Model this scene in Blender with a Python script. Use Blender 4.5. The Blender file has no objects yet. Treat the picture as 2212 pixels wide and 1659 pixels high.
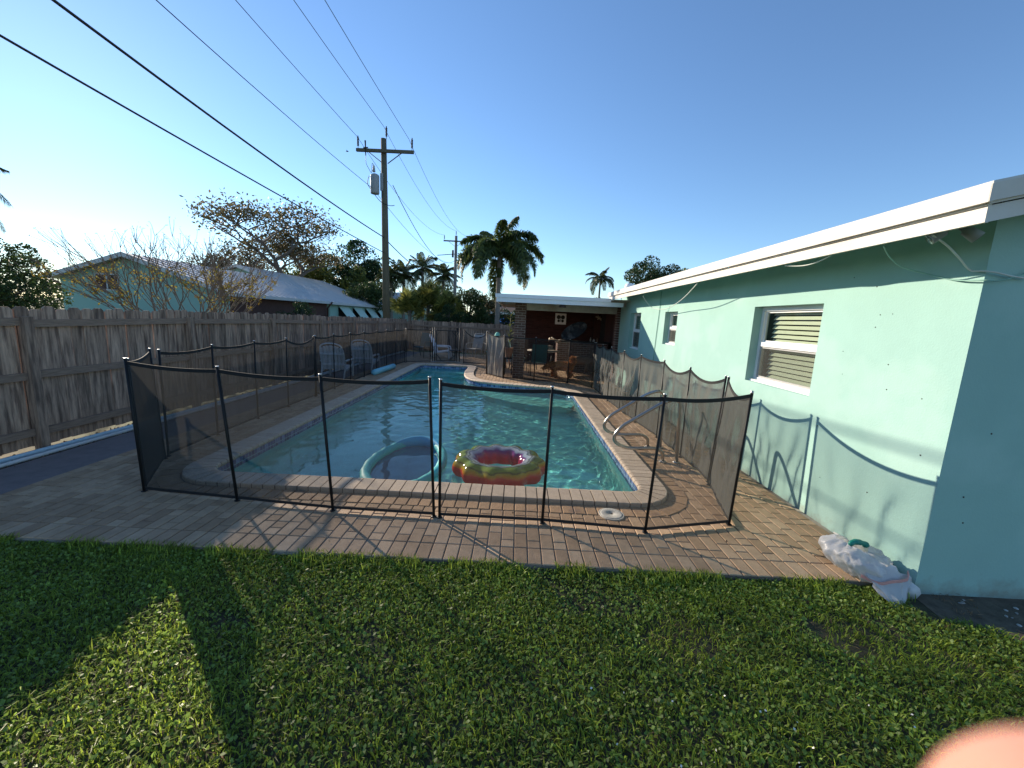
import bpy, bmesh, math, random
import numpy as np
from mathutils import Vector, Matrix, noise
from mathutils.geometry import tessellate_polygon
SC = bpy.context.scene
COL = SC.collection
R_ = random.Random(7)
NP = np.random.default_rng(11)
rad = math.radians

# ---------------- camera ----------------
EYE = 1.76
FPX, CX, CY = 872.0, 1106.0, 829.5          # focal length and centre for a 2212 px wide frame
_d = Vector((1121 - CX, 689 - CY, FPX)).normalized()
_u = -Vector((850 - CX, 6260 - CY, FPX)).normalized()
_u = (_u - _d * _u.dot(_d)).normalized()
_r = _d.cross(_u)
if _r.x < 0: _r = -_r
cam = bpy.data.objects.new('camera', bpy.data.cameras.new('camera'))
COL.objects.link(cam); SC.camera = cam
cam.data.sensor_width = 36; cam.data.lens = FPX / 2212 * 36
cam.data.clip_start = 0.005; cam.data.clip_end = 2000
ax = Vector((_r.x, _d.x, _u.x)); ay = -Vector((_r.y, _d.y, _u.y)); az = -Vector((_r.z, _d.z, _u.z))
M_ = Matrix((ax, ay, az)).transposed().to_4x4(); M_.translation = (0, 0, EYE)
cam.matrix_world = M_
cam.data.dof.use_dof = True; cam.data.dof.focus_distance = 6.0; cam.data.dof.aperture_fstop = 9.0
def ray(px, py):
    v = Vector((px - CX, py - CY, FPX)).normalized()
    return Vector((v.dot(_r), v.dot(_d), v.dot(_u)))
def aty(px, py, y):
    r = ray(px, py); return Vector((0, 0, EYE)) + r * (y / r.y)
def atx(px, py, x):
    r = ray(px, py); return Vector((0, 0, EYE)) + r * (x / r.x)
def atz(px, py, z=0.0):
    r = ray(px, py); return Vector((0, 0, EYE)) + r * ((z - EYE) / r.z)

# ---------------- sky, sun, exposure ----------------
SUN_EL, SUN_AZ = 19.3, -48.0
W = bpy.data.worlds.new('World'); SC.world = W; W.use_nodes = True
nt = W.node_tree
sky = nt.nodes.new('ShaderNodeTexSky'); sky.sky_type = 'NISHITA'; sky.sun_disc = False
sky.sun_elevation = rad(SUN_EL); sky.sun_rotation = rad(SUN_AZ)
sky.air_density = 1.0; sky.dust_density = 0.04; sky.ozone_density = 4.5
bg = nt.nodes['Background']; bg.inputs['Strength'].default_value = 0.10
nt.links.new(sky.outputs[0], bg.inputs['Color'])
sl = bpy.data.lights.new('sun', 'SUN'); sl.energy = 3.9; sl.angle = rad(0.53); sl.color = (1.0, 0.86, 0.68)
so = bpy.data.objects.new('sun', sl); COL.objects.link(so)
sd = Vector((math.sin(rad(SUN_AZ)) * math.cos(rad(SUN_EL)), math.cos(rad(SUN_AZ)) * math.cos(rad(SUN_EL)), math.sin(rad(SUN_EL))))
so.rotation_euler = sd.to_track_quat('Z', 'Y').to_euler()
so.location = (0, 0, 30)
SC.view_settings.view_transform = 'Standard'; SC.view_settings.look = 'None'
SC.view_settings.exposure = 1.08; SC.view_settings.gamma = 1.0
SC.render.engine = 'CYCLES'
SC.cycles.max_bounces = 8; SC.cycles.transparent_max_bounces = 16
SC.cycles.caustics_refractive = True; SC.cycles.caustics_reflective = False

# ---------------- materials ----------------
def mat(name, col, rough=0.7, metal=0.0, var=0.15, scale=6.0, bump=0.0, bscale=None, tint=0.0, spec=0.4,
        col2=None, c2scale=1.5, c2lo=0.5, c2hi=0.65, stretch=(1, 1, 1), transl=0.0, coords='pos', alt=None, coat=0.0):
    m = bpy.data.materials.new(name); m.use_nodes = True
    n, l = m.node_tree.nodes, m.node_tree.links
    b = n['Principled BSDF']
    b.inputs['Roughness'].default_value = rough; b.inputs['Metallic'].default_value = metal
    b.inputs['Specular IOR Level'].default_value = spec
    b.inputs['Coat Weight'].default_value = coat
    if coords == 'pos':
        src = n.new('ShaderNodeNewGeometry').outputs['Position']
    else:
        src = n.new('ShaderNodeTexCoord').outputs['Object']
    mp = n.new('ShaderNodeMapping'); mp.inputs['Scale'].default_value = stretch
    l.new(src, mp.inputs['Vector'])
    c = n.new('ShaderNodeRGB'); c.outputs[0].default_value = (*col, 1); cur = c.outputs[0]
    def mix(fac, a, b_, mode='MIX'):
        x = n.new('ShaderNodeMix'); x.data_type = 'RGBA'; x.blend_type = mode
        if isinstance(fac, float): x.inputs[0].default_value = fac
        else: l.new(fac, x.inputs[0])
        l.new(a, x.inputs[6])
        if isinstance(b_, tuple): x.inputs[7].default_value = (*b_, 1)
        else: l.new(b_, x.inputs[7])
        return x.outputs[2]
    if alt is not None:                       # per-piece second colour chosen by the tint attribute
        at = n.new('ShaderNodeAttribute'); at.attribute_name = 'tint'
        cur = mix(at.outputs['Fac'], cur, alt)
    if col2 is not None:
        q = n.new('ShaderNodeTexNoise'); q.inputs['Scale'].default_value = c2scale; q.inputs['Detail'].default_value = 6
        l.new(mp.outputs[0], q.inputs['Vector'])
        rp = n.new('ShaderNodeMapRange'); rp.inputs[1].default_value = c2lo; rp.inputs[2].default_value = c2hi
        l.new(q.outputs[0], rp.inputs[0]); cur = mix(rp.outputs[0], cur, col2)
    if var > 0:
        q = n.new('ShaderNodeTexNoise'); q.inputs['Scale'].default_value = scale; q.inputs['Detail'].default_value = 8
        q.inputs['Roughness'].default_value = 0.65
        l.new(mp.outputs[0], q.inputs['Vector'])
        rp = n.new('ShaderNodeMapRange'); rp.inputs[1].default_value = 0.25; rp.inputs[2].default_value = 0.75
        rp.inputs[3].default_value = 1 - var; rp.inputs[4].default_value = 1 + var
        l.new(q.outputs[0], rp.inputs[0]); cur = mix(1.0, cur, rp.outputs[0], 'MULTIPLY')
    if tint > 0:
        at = n.new('ShaderNodeAttribute'); at.attribute_name = 'tint'
        rp = n.new('ShaderNodeMapRange'); rp.inputs[3].default_value = 1 - tint; rp.inputs[4].default_value = 1 + tint
        l.new(at.outputs['Fac'], rp.inputs[0]); cur = mix(1.0, cur, rp.outputs[0], 'MULTIPLY')
    l.new(cur, b.inputs['Base Color'])
    if bump > 0:
        q = n.new('ShaderNodeTexNoise'); q.inputs['Scale'].default_value = bscale or scale * 3; q.inputs['Detail'].default_value = 6
        l.new(mp.outputs[0], q.inputs['Vector'])
        bn = n.new('ShaderNodeBump'); bn.inputs['Strength'].default_value = bump; bn.inputs['Distance'].default_value = 0.01
        l.new(q.outputs[0], bn.inputs['Height']); l.new(bn.outputs[0], b.inputs['Normal'])
    if transl > 0:
        t = n.new('ShaderNodeBsdfTranslucent'); l.new(cur, t.inputs['Color'])
        ms = n.new('ShaderNodeMixShader'); ms.inputs[0].default_value = transl
        l.new(b.outputs[0], ms.inputs[1]); l.new(t.outputs[0], ms.inputs[2])
        l.new(ms.outputs[0], n['Material Output'].inputs['Surface'])
    m['node_color'] = cur.node.name
    return m

# ---------------- mesh helpers ----------------
def origin_of(parent):
    o = Vector((0, 0, 0)); p = parent
    while p is not None:
        o += p.location; p = p.parent
    return o
def tag(o, label=None, cat=None, group=None, kind=None):
    if label: o['label'] = label
    if cat: o['category'] = cat
    if group: o['group'] = group
    if kind: o['kind'] = kind
    return o
def thing(name, label, cat, loc=(0, 0, 0), rz=0, group=None):
    o = bpy.data.objects.new(name, None); COL.objects.link(o)
    o.empty_display_size = 0.2
    o.location = loc; o.rotation_euler = (0, 0, rz)
    return tag(o, label, cat, group)
def copy_tree(o, parent=None):
    c = o.copy(); COL.objects.link(c); c.parent = parent
    for ch in o.children: copy_tree(ch, c)
    return c
class MB:
    def __init__(s): s.v = []; s.f = []; s.t = []; s.m = []; s.sm = []
    def add(s, vs, fs, tint=0.5, mi=0, smooth=False):
        k = len(s.v); s.v += [tuple(v) for v in vs]
        s.f += [tuple(i + k for i in f) for f in fs]
        s.t += [tint] * len(fs); s.m += [mi] * len(fs); s.sm += [smooth] * len(fs)
        return s
    def box(s, c, d, rz=0.0, tint=0.5, mi=0, mtx=None):
        x, y, z = d[0] / 2, d[1] / 2, d[2] / 2
        vs = [Vector((a * x, b * y, e * z)) for e in (-1, 1) for b in (-1, 1) for a in (-1, 1)]
        if mtx is not None: vs = [mtx @ v for v in vs]
        elif rz: vs = [Matrix.Rotation(rz, 3, 'Z') @ v for v in vs]
        vs = [v + Vector(c) for v in vs]
        return s.add(vs, [(0, 2, 3, 1), (4, 5, 7, 6), (0, 1, 5, 4), (2, 6, 7, 3), (0, 4, 6, 2), (1, 3, 7, 5)], tint, mi)
    def bx(s, x0, x1, y0, y1, z0, z1, tint=0.5, mi=0):
        return s.box(((x0 + x1) / 2, (y0 + y1) / 2, (z0 + z1) / 2), (abs(x1 - x0), abs(y1 - y0), abs(z1 - z0)), 0, tint, mi)
    def bevbox(s, c, d, ch=0.006, rz=0.0, tint=0.5, mi=0, off=0.0):   # chamfered top edges
        x, y, z = d[0] / 2, d[1] / 2, d[2] / 2
        vs = []
        for (e, k) in ((-z, 0), (z - ch, 0), (z, ch)):
            for (a, b) in ((-1, -1), (1, -1), (1, 1), (-1, 1)):
                vs.append(Vector((a * (x - k), b * (y - k), e)))
        if rz: vs = [Matrix.Rotation(rz, 3, 'Z') @ v for v in vs]
        vs = [v + Vector(c) for v in vs]
        fs = [(8, 9, 10, 11)]
        for i in range(4):
            j = (i + 1) % 4
            fs += [(i, j, 4 + j, 4 + i), (4 + i, 4 + j, 8 + j, 8 + i)]
        return s.add(vs, fs, tint, mi)
    def bar(s, a, b, w, h=None, tint=0.5, mi=0):          # box between two points
        a, b = Vector(a), Vector(b); d = b - a; L = d.length
        q = d.to_track_quat('Y', 'Z').to_matrix()
        return s.box((a + b) / 2, (w, L, h or w), 0, tint, mi, mtx=q)
    def tube(s, pts, r, n=8, closed=False, tint=0.5, mi=0, caps=True, rr=None):
        P = [Vector(p) for p in pts]; N = len(P); vs = []; fs = []
        up = Vector((0, 0, 1)); prev = None
        for i, p in enumerate(P):
            if closed: t = P[(i + 1) % N] - P[i - 1]
            else: t = P[min(i + 1, N - 1)] - P[max(i - 1, 0)]
            t.normalize()
            if prev is None:
                a = t.cross(up)
                if a.length < 0.05: a = t.cross(Vector((1, 0, 0)))
            else: a = prev - t * prev.dot(t)
            a.normalize(); b = t.cross(a); prev = a
            ri = rr[i] if rr else r
            for k in range(n):
                th = 2 * math.pi * k / n
                vs.append(p + (a * math.cos(th) + b * math.sin(th)) * ri)
        for i in range(N if closed else N - 1):
            j = (i + 1) % N
            for k in range(n):
                q = (k + 1) % n
                fs.append((i * n + k, i * n + q, j * n + q, j * n + k))
        if caps and not closed:
            fs.append(tuple(range(n - 1, -1, -1))); fs.append(tuple((N - 1) * n + k for k in range(n)))
        return s.add(vs, fs, tint, mi, True)
    def lathe(s, prof, c=(0, 0, 0), n=24, tint=0.5, mi=0, smooth=True):
        vs = []; fs = []; c = Vector(c)
        for (r, z) in prof:
            for k in range(n):
                th = 2 * math.pi * k / n; vs.append(c + Vector((r * math.cos(th), r * math.sin(th), z)))
        for i in range(len(prof) - 1):
            for k in range(n):
                q = (k + 1) % n; fs.append((i * n + k, i * n + q, (i + 1) * n + q, (i + 1) * n + k))
        return s.add(vs, fs, tint, mi, smooth)
    def prism(s, poly, z0, z1, tint=0.5, mi=0):
        n = len(poly)
        vs = [(p[0], p[1], z0) for p in poly] + [(p[0], p[1], z1) for p in poly]
        fs = [tuple(range(n - 1, -1, -1)), tuple(range(n, 2 * n))] + [(i, (i + 1) % n, n + (i + 1) % n, n + i) for i in range(n)]
        return s.add(vs, fs, tint, mi)
    def poly_ext(s, pts, vec, tint=0.5, mi=0):            # planar polygon (3d) extruded by vec
        n = len(pts); P = [Vector(p) for p in pts]; vec = Vector(vec)
        vs = P + [p + vec for p in P]
        fs = [tuple(range(n - 1, -1, -1)), tuple(range(n, 2 * n))] + [(i, (i + 1) % n, n + (i + 1) % n, n + i) for i in range(n)]
        return s.add(vs, fs, tint, mi)
    def mesh(s, name, mats, off=Vector((0, 0, 0))):
        me = bpy.data.meshes.new(name)
        me.from_pydata([(v[0] - off[0], v[1] - off[1], v[2] - off[2]) for v in s.v], [], s.f)
        mats = mats if isinstance(mats, (list, tuple)) else [mats]
        for m in mats: me.materials.append(m)
        me.polygons.foreach_set('material_index', s.m)
        me.polygons.foreach_set('use_smooth', s.sm)
        a = me.attributes.new('tint', 'FLOAT', 'FACE'); a.data.foreach_set('value', s.t)
        me.update(); return me
    def build(s, name, mats, parent=None, smooth=None, kind=None, label=None, cat=None, group=None):
        if smooth is not None: s.sm = [smooth] * len(s.f)
        me = s.mesh(name, mats, origin_of(parent))
        o = bpy.data.objects.new(name, me); COL.objects.link(o); o.parent = parent
        return tag(o, label, cat, group, kind)
def place(name, me, loc, parent=None, rz=0.0, rot=None, scale=None):
    o = bpy.data.objects.new(name, me); COL.objects.link(o); o.parent = parent
    o.location = Vector(loc) - origin_of(parent); o.rotation_euler = rot or (0, 0, rz)
    if scale: o.scale = scale
    return o
def np_obj(name, V, F, m, parent=None, tint=None, kind=None, label=None, cat=None, smooth=False, group=None):
    V = np.asarray(V, dtype=np.float32); F = np.asarray(F, dtype=np.int32)
    off = origin_of(parent); V = V - np.array(off, dtype=np.float32)
    me = bpy.data.meshes.new(name); k = F.shape[1]
    me.vertices.add(len(V)); me.vertices.foreach_set('co', V.ravel())
    me.loops.add(F.size); me.loops.foreach_set('vertex_index', F.ravel())
    me.polygons.add(len(F)); me.polygons.foreach_set('loop_start', np.arange(0, F.size, k, dtype=np.int32))
    me.polygons.foreach_set('loop_total', np.full(len(F), k, dtype=np.int32))
    if smooth: me.polygons.foreach_set('use_smooth', np.ones(len(F), dtype=bool))
    me.materials.append(m)
    if tint is None: tint = NP.random(len(F))
    a = me.attributes.new('tint', 'FLOAT', 'FACE'); a.data.foreach_set('value', np.asarray(tint, dtype=np.float32))
    me.update(calc_edges=True)
    o = bpy.data.objects.new(name, me); COL.objects.link(o); o.parent = parent
    return tag(o, label, cat, group, kind)
def rand_dirs(n, zb=0.0):
    v = NP.normal(size=(n, 3)); v[:, 2] += zb
    return v / np.linalg.norm(v, axis=1, keepdims=True)
def leaf_quads(P, size, aspect=0.5, nz=0.3, droop=None):
    """one bent diamond-shaped leaf at every point"""
    n = len(P); d = rand_dirs(n) if droop is None else rand_dirs(n, droop); a = rand_dirs(n, nz)
    s = np.cross(d, a); s /= np.linalg.norm(s, axis=1, keepdims=True) + 1e-6
    L = (size * NP.uniform(0.6, 1.35, n))[:, None] if np.isscalar(size) else size[:, None]
    w = L * aspect * 0.5
    nn = np.cross(s, d)
    V = np.stack([P - d * L * 0.5, P + s * w + nn * L * 0.06, P + d * L * 0.5 - nn * L * 0.05, P - s * w + nn * L * 0.06], 1).reshape(-1, 3)
    return V, np.arange(4 * n).reshape(n, 4)
# ---------------- the materials of this place ----------------
m_paver = mat('brick_paver', (0.40, 0.258, 0.15), 0.75, var=0.22, scale=9, bump=0.35, bscale=90, tint=0.13, alt=(0.44, 0.305, 0.19), col2=(0.20, 0.12, 0.075), c2scale=4.5, c2lo=0.6, c2hi=0.85)
m_border = mat('border_brick', (0.40, 0.255, 0.145), 0.75, var=0.2, scale=12, bump=0.35, bscale=90, tint=0.15, col2=(0.22, 0.14, 0.10), c2scale=4, c2lo=0.58, c2hi=0.75)
m_coping = mat('coping_brick', (0.60, 0.48, 0.36), 0.7, var=0.14, scale=14, bump=0.3, bscale=110, tint=0.09, col2=(0.36, 0.29, 0.23), c2scale=5, c2lo=0.6, c2hi=0.8)
m_joints = mat('dark_joint_sand', (0.09, 0.07, 0.055), 0.95, var=0.3, scale=30)
m_mortar = mat('sand_mortar', (0.17, 0.135, 0.105), 0.95, var=0.3, scale=30, col2=(0.36, 0.31, 0.25), c2scale=1.2, c2lo=0.45, c2hi=0.6)
m_concrete = mat('painted_concrete_edge', (0.21, 0.175, 0.165), 0.7, var=0.2, scale=8, bump=0.2, bscale=60)
m_conc = mat('concrete', (0.32, 0.30, 0.27), 0.85, var=0.2, scale=10, bump=0.3, bscale=50, col2=(0.22, 0.2, 0.18), c2scale=3)
m_soil = mat('soil', (0.06, 0.055, 0.03), 0.95, var=0.5, scale=12, bump=0.6, bscale=40)
m_ground = mat('ground', (0.10, 0.12, 0.045), 0.95, var=0.4, scale=1.5, col2=(0.14, 0.12, 0.07), c2scale=0.4, bump=0.5, bscale=20)
m_grass = mat('grass', (0.23, 0.315, 0.038), 0.45, var=0.25, scale=3, tint=0.45, spec=0.5, transl=0.62, col2=(0.17, 0.16, 0.055), c2scale=2.2, c2lo=0.62, c2hi=0.78, alt=(0.36, 0.45, 0.055))
m_clover = mat('lawn_weed', (0.22, 0.32, 0.06), 0.5, var=0.3, scale=3, tint=0.45, spec=0.6, transl=0.5)
m_dry = mat('dry_grass', (0.26, 0.16, 0.085), 0.8, var=0.3, scale=8, tint=0.4, transl=0.3)
m_leaflit = mat('dead_leaves', (0.16, 0.095, 0.055), 0.8, var=0.3, scale=20, tint=0.5)
m_stone = mat('pebble', (0.42, 0.40, 0.37), 0.85, var=0.2, scale=30, tint=0.35)
m_wood = mat('weathered_wood', (0.38, 0.255, 0.18), 0.85, var=0.4, scale=7, stretch=(9, 9, 0.9), bump=0.5, bscale=14, tint=0.38, col2=(0.155, 0.10, 0.072), c2scale=2.6, c2lo=0.44, c2hi=0.64)
m_rail = mat('weathered_rail', (0.28, 0.19, 0.135), 0.85, var=0.35, scale=8, stretch=(8, 0.9, 8), bump=0.4, bscale=14, tint=0.15)
m_black = mat('black_aluminium', (0.014, 0.013, 0.013), 0.5, var=0.2, scale=30, spec=0.25)
m_binding = mat('black_webbing', (0.016, 0.015, 0.015), 0.85, var=0.2, scale=60)
m_chrome = mat('brushed_steel', (0.45, 0.42, 0.38), 0.28, metal=1.0, var=0.12, scale=40, bump=0.04)
m_silver = mat('steel_fitting', (0.6, 0.6, 0.6), 0.3, metal=1.0, var=0.1)
m_teal = mat('turquoise_stucco', (0.31, 0.50, 0.45), 0.9, var=0.05, scale=2.3, bump=0.14, bscale=80, col2=(0.345, 0.53, 0.48), c2scale=1.6, c2lo=0.52, c2hi=0.62)
def splash(m):                                                     # mud splashed up the foot of the stucco
    n, l = m.node_tree.nodes, m.node_tree.links; b = n['Principled BSDF']; old = b.inputs['Base Color'].links[0].from_socket
    g = n.new('ShaderNodeNewGeometry'); sp = n.new('ShaderNodeSeparateXYZ'); l.new(g.outputs['Position'], sp.inputs[0])
    no = n.new('ShaderNodeTexNoise'); no.inputs['Scale'].default_value = 7; no.inputs['Detail'].default_value = 9; no.inputs['Roughness'].default_value = 0.7; l.new(g.outputs['Position'], no.inputs['Vector'])
    ml = n.new('ShaderNodeMath'); ml.operation = 'MULTIPLY_ADD'; ml.inputs[1].default_value = -0.42; l.new(no.outputs[0], ml.inputs[0]); l.new(sp.outputs[2], ml.inputs[2])
    mr = n.new('ShaderNodeMapRange'); mr.inputs[1].default_value = -0.14; mr.inputs[2].default_value = -0.32; mr.inputs[3].default_value = 0.0; mr.inputs[4].default_value = 0.75; l.new(ml.outputs[0], mr.inputs[0])
    x = n.new('ShaderNodeMix'); x.data_type = 'RGBA'; l.new(mr.outputs[0], x.inputs[0]); l.new(old, x.inputs[6]); x.inputs[7].default_value = (0.22, 0.19, 0.14, 1); l.new(x.outputs[2], b.inputs['Base Color'])
splash(m_teal)
m_soffit = mat('turquoise_soffit', (0.30, 0.53, 0.45), 0.85, var=0.08, scale=4)
m_white = mat('white_paint', (0.76, 0.72, 0.66), 0.55, var=0.05, scale=5, bump=0.08, bscale=30)
m_fascia = mat('white_fascia_paint', (0.66, 0.62, 0.56), 0.6, var=0.06, scale=3, bump=0.1, bscale=20, col2=(0.60, 0.55, 0.48), c2scale=2)
m_roofw = mat('white_roofing', (0.62, 0.61, 0.58), 0.8, var=0.12, scale=5)
m_vinyl = mat('white_window_vinyl', (0.80, 0.79, 0.77), 0.35, var=0.03, scale=5)
m_blind = mat('window_blind', (0.62, 0.66, 0.52), 0.6, var=0.05)
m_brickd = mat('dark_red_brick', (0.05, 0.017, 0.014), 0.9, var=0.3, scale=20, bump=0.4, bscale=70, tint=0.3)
m_brick = mat('brown_brick', (0.15, 0.085, 0.068), 0.85, var=0.3, scale=20, bump=0.4, bscale=70, tint=0.3)
m_joint = mat('brick_mortar', (0.40, 0.36, 0.32), 0.9, var=0.15, scale=20)
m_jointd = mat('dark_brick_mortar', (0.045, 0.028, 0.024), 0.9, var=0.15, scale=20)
m_beam = mat('raw_concrete_beam', (0.40, 0.36, 0.31), 0.9, var=0.2, scale=6, col2=(0.30, 0.25, 0.2), c2scale=2.5)
m_redwood = mat('red_wood_siding', (0.07, 0.026, 0.02), 0.7, var=0.25, scale=5, stretch=(6, 6, 0.8), tint=0.15)
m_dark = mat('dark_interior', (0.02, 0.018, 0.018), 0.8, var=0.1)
m_whitepl = mat('white_resin', (0.76, 0.77, 0.80), 0.5, var=0.05, scale=4)
m_pvc = mat('pvc_pipe', (0.58, 0.58, 0.56), 0.5, var=0.12, scale=6)
m_pvcb = mat('pale_blue_pipe', (0.46, 0.58, 0.62), 0.5, var=0.12, scale=6)
m_foam = mat('sky_blue_foam', (0.22, 0.55, 0.66), 0.6, var=0.05, bump=0.1)
m_sling = mat('teal_sling', (0.02, 0.10, 0.11), 0.7, var=0.1)
m_grysling = mat('grey_sling', (0.33, 0.32, 0.30), 0.7, var=0.1)
m_cushion = mat('beige_cushion', (0.52, 0.46, 0.38), 0.8, var=0.1)
m_terra = mat('terracotta', (0.34, 0.20, 0.13), 0.8, var=0.15)
m_polew = mat('utility_pole_wood', (0.115, 0.105, 0.07), 0.85, var=0.35, scale=5, stretch=(8, 8, 0.5), bump=0.5, bscale=12)
m_polefar = mat('grey_utility_pole_wood', (0.22, 0.20, 0.18), 0.85, var=0.3, scale=5, stretch=(8, 8, 0.5))
m_ins = mat('dark_insulator', (0.03, 0.03, 0.032), 0.8, var=0.1)
m_can = mat('grey_transformer_paint', (0.27, 0.29, 0.30), 0.6, var=0.1)
m_cable = mat('black_cable', (0.015, 0.015, 0.016), 0.6, var=0.0)
m_wcable = mat('white_cable', (0.60, 0.62, 0.58), 0.5, var=0.05)
m_tcable = mat('painted_cable', (0.22, 0.42, 0.36), 0.6, var=0.05)
m_bark = mat('bark', (0.13, 0.105, 0.085), 0.9, var=0.35, scale=8, bump=0.6, bscale=25)
m_twig = mat('pale_twig', (0.20, 0.155, 0.12), 0.85, var=0.25, scale=12)
m_palmtrunk = mat('palm_trunk', (0.22, 0.19, 0.155), 0.9, var=0.3, scale=5, stretch=(1, 1, 7), bump=0.4)
def leafm(name, c, tr=0.35, tint=0.45, rough=0.5, alt=None): return mat(name, c, rough, var=0.2, scale=2.0, tint=tint, transl=tr, spec=0.4, alt=alt)
m_l_dark = leafm('dark_leaf', (0.035, 0.07, 0.022))
m_l_mid = leafm('mid_leaf', (0.06, 0.095, 0.028))
m_l_olive = leafm('olive_leaf', (0.10, 0.115, 0.04), alt=(0.16, 0.11, 0.05))
m_l_yel = leafm('yellow_leaf', (0.34, 0.20, 0.035), alt=(0.26, 0.24, 0.045), rough=0.8)
m_l_yelgreen = leafm('yellow_green_leaf', (0.16, 0.18, 0.04))
m_l_palm = leafm('palm_leaf', (0.055, 0.085, 0.03), tr=0.3, alt=(0.10, 0.11, 0.035))
m_l_fox = leafm('foxtail_leaf', (0.055, 0.095, 0.028), tr=0.35, alt=(0.12, 0.15, 0.04))
m_l_fan = leafm('fan_palm_leaf', (0.09, 0.12, 0.03), tr=0.45, alt=(0.26, 0.25, 0.06))
m_metalroof = mat('metal_roofing', (0.52, 0.52, 0.51), 0.6, metal=0.05, var=0.1, scale=2)
m_metalroofw = mat('white_metal_roofing', (0.55, 0.57, 0.6), 0.5, metal=0.2, var=0.08, scale=2)
m_nwall = mat('pale_turquoise_wall', (0.31, 0.50, 0.43), 0.9, var=0.05, scale=1)
m_trim = mat('pale_trim', (0.55, 0.56, 0.55), 0.6, var=0.05)
m_brownwall = mat('brown_wall', (0.09, 0.045, 0.035), 0.85, var=0.2)
m_shutter = mat('pale_green_shutter', (0.50, 0.66, 0.58), 0.6, var=0.05)
m_hiproof = mat('brown_shingle_roof', (0.16, 0.10, 0.07), 0.9, var=0.2)
m_blue = mat('blue_canvas', (0.03, 0.20, 0.55), 0.8, var=0.08)
m_skin = mat('skin', (0.55, 0.26, 0.19), 0.8, var=0.05, scale=60)
m_skin.node_tree.nodes['Principled BSDF'].inputs['Subsurface Weight'].default_value = 0.25
m_skin.node_tree.nodes['Principled BSDF'].inputs['Subsurface Radius'].default_value = (0.012, 0.004, 0.002)
m_dogb = mat('brown_fur', (0.62, 0.25, 0.07), 0.85, var=0.3, scale=10, tint=0.4, alt=(0.78, 0.38, 0.12), transl=0.4)
m_dogt = mat('tan_fur', (0.30, 0.22, 0.16), 0.9, var=0.3, scale=10, tint=0.3)
m_nose = mat('dark_nose', (0.015, 0.012, 0.012), 0.4, var=0)
m_skim = mat('white_skimmer_plastic', (0.62, 0.60, 0.54), 0.55, var=0.12, scale=25)
m_green = mat('green_plastic', (0.01, 0.20, 0.15), 0.35, var=0.05)
m_plaster = mat('pool_plaster', (0.38, 0.82, 0.76), 0.8, var=0.08, scale=2.5, col2=(0.46, 0.80, 0.70), c2scale=1)
m_tile = mat('pool_tile', (0.05, 0.08, 0.26), 0.2, var=0.6, scale=30, tint=0.3, alt=(0.20, 0.27, 0.46), stretch=(1, 1, 2.5))

def glass_mat():
    m = bpy.data.materials.new('window_glass'); m.use_nodes = True
    n, l = m.node_tree.nodes, m.node_tree.links; n.remove(n['Principled BSDF'])
    t = n.new('ShaderNodeBsdfTransparent'); t.inputs[0].default_value = (0.80, 0.84, 0.80, 1)
    g = n.new('ShaderNodeBsdfGlossy'); g.inputs['Roughness'].default_value = 0.03
    lw = n.new('ShaderNodeLayerWeight'); pw = n.new('ShaderNodeMath'); pw.operation = 'POWER'; pw.inputs[1].default_value = 4.0; l.new(lw.outputs['Facing'], pw.inputs[0])
    f = n.new('ShaderNodeMath'); f.operation = 'MULTIPLY_ADD'; f.inputs[1].default_value = 0.7; f.inputs[2].default_value = 0.06; l.new(pw.outputs[0], f.inputs[0])
    x = n.new('ShaderNodeMixShader'); l.new(f.outputs[0], x.inputs[0]); l.new(t.outputs[0], x.inputs[1]); l.new(g.outputs[0], x.inputs[2])
    l.new(x.outputs[0], n['Material Output'].inputs['Surface']); return m
m_glass = glass_mat()
def screen_mat(name, col, cover, tr=0.25, wrinkle=0.0, nscale=180.0):
    """woven screen: open area shrinks with the obliquity of the ray, as thread thickness does"""
    m = bpy.data.materials.new(name); m.use_nodes = True
    n, l = m.node_tree.nodes, m.node_tree.links; n.remove(n['Principled BSDF'])
    lw = n.new('ShaderNodeLayerWeight'); lw.inputs['Blend'].default_value = 0.5
    inv = n.new('ShaderNodeMath'); inv.operation = 'SUBTRACT'; inv.inputs[0].default_value = 1.03; l.new(lw.outputs['Facing'], inv.inputs[1])
    no = n.new('ShaderNodeTexNoise'); no.inputs['Scale'].default_value = nscale; no.inputs['Detail'].default_value = 3
    g = n.new('ShaderNodeNewGeometry'); l.new(g.outputs['Position'], no.inputs['Vector'])
    mr = n.new('ShaderNodeMapRange'); mr.inputs[1].default_value = 0.3; mr.inputs[2].default_value = 0.7
    mr.inputs[3].default_value = cover * 0.8; mr.inputs[4].default_value = cover * 1.2; l.new(no.outputs[0], mr.inputs[0])
    dv = n.new('ShaderNodeMath'); dv.operation = 'DIVIDE'; l.new(mr.outputs[0], dv.inputs[0]); l.new(inv.outputs[0], dv.inputs[1])
    mn = n.new('ShaderNodeMath'); mn.operation = 'MINIMUM'; mn.inputs[1].default_value = 0.93; l.new(dv.outputs[0], mn.inputs[0])
    d = n.new('ShaderNodeBsdfDiffuse'); d.inputs[0].default_value = (*col, 1)
    t2 = n.new('ShaderNodeBsdfTranslucent'); t2.inputs[0].default_value = (*col, 1)
    dm = n.new('ShaderNodeMixShader'); dm.inputs[0].default_value = tr; l.new(d.outputs[0], dm.inputs[1]); l.new(t2.outputs[0], dm.inputs[2])
    t = n.new('ShaderNodeBsdfTransparent')
    x = n.new('ShaderNodeMixShader'); l.new(mn.outputs[0], x.inputs[0]); l.new(t.outputs[0], x.inputs[1]); l.new(dm.outputs[0], x.inputs[2])
    l.new(x.outputs[0], n['Material Output'].inputs['Surface']); return m
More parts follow.
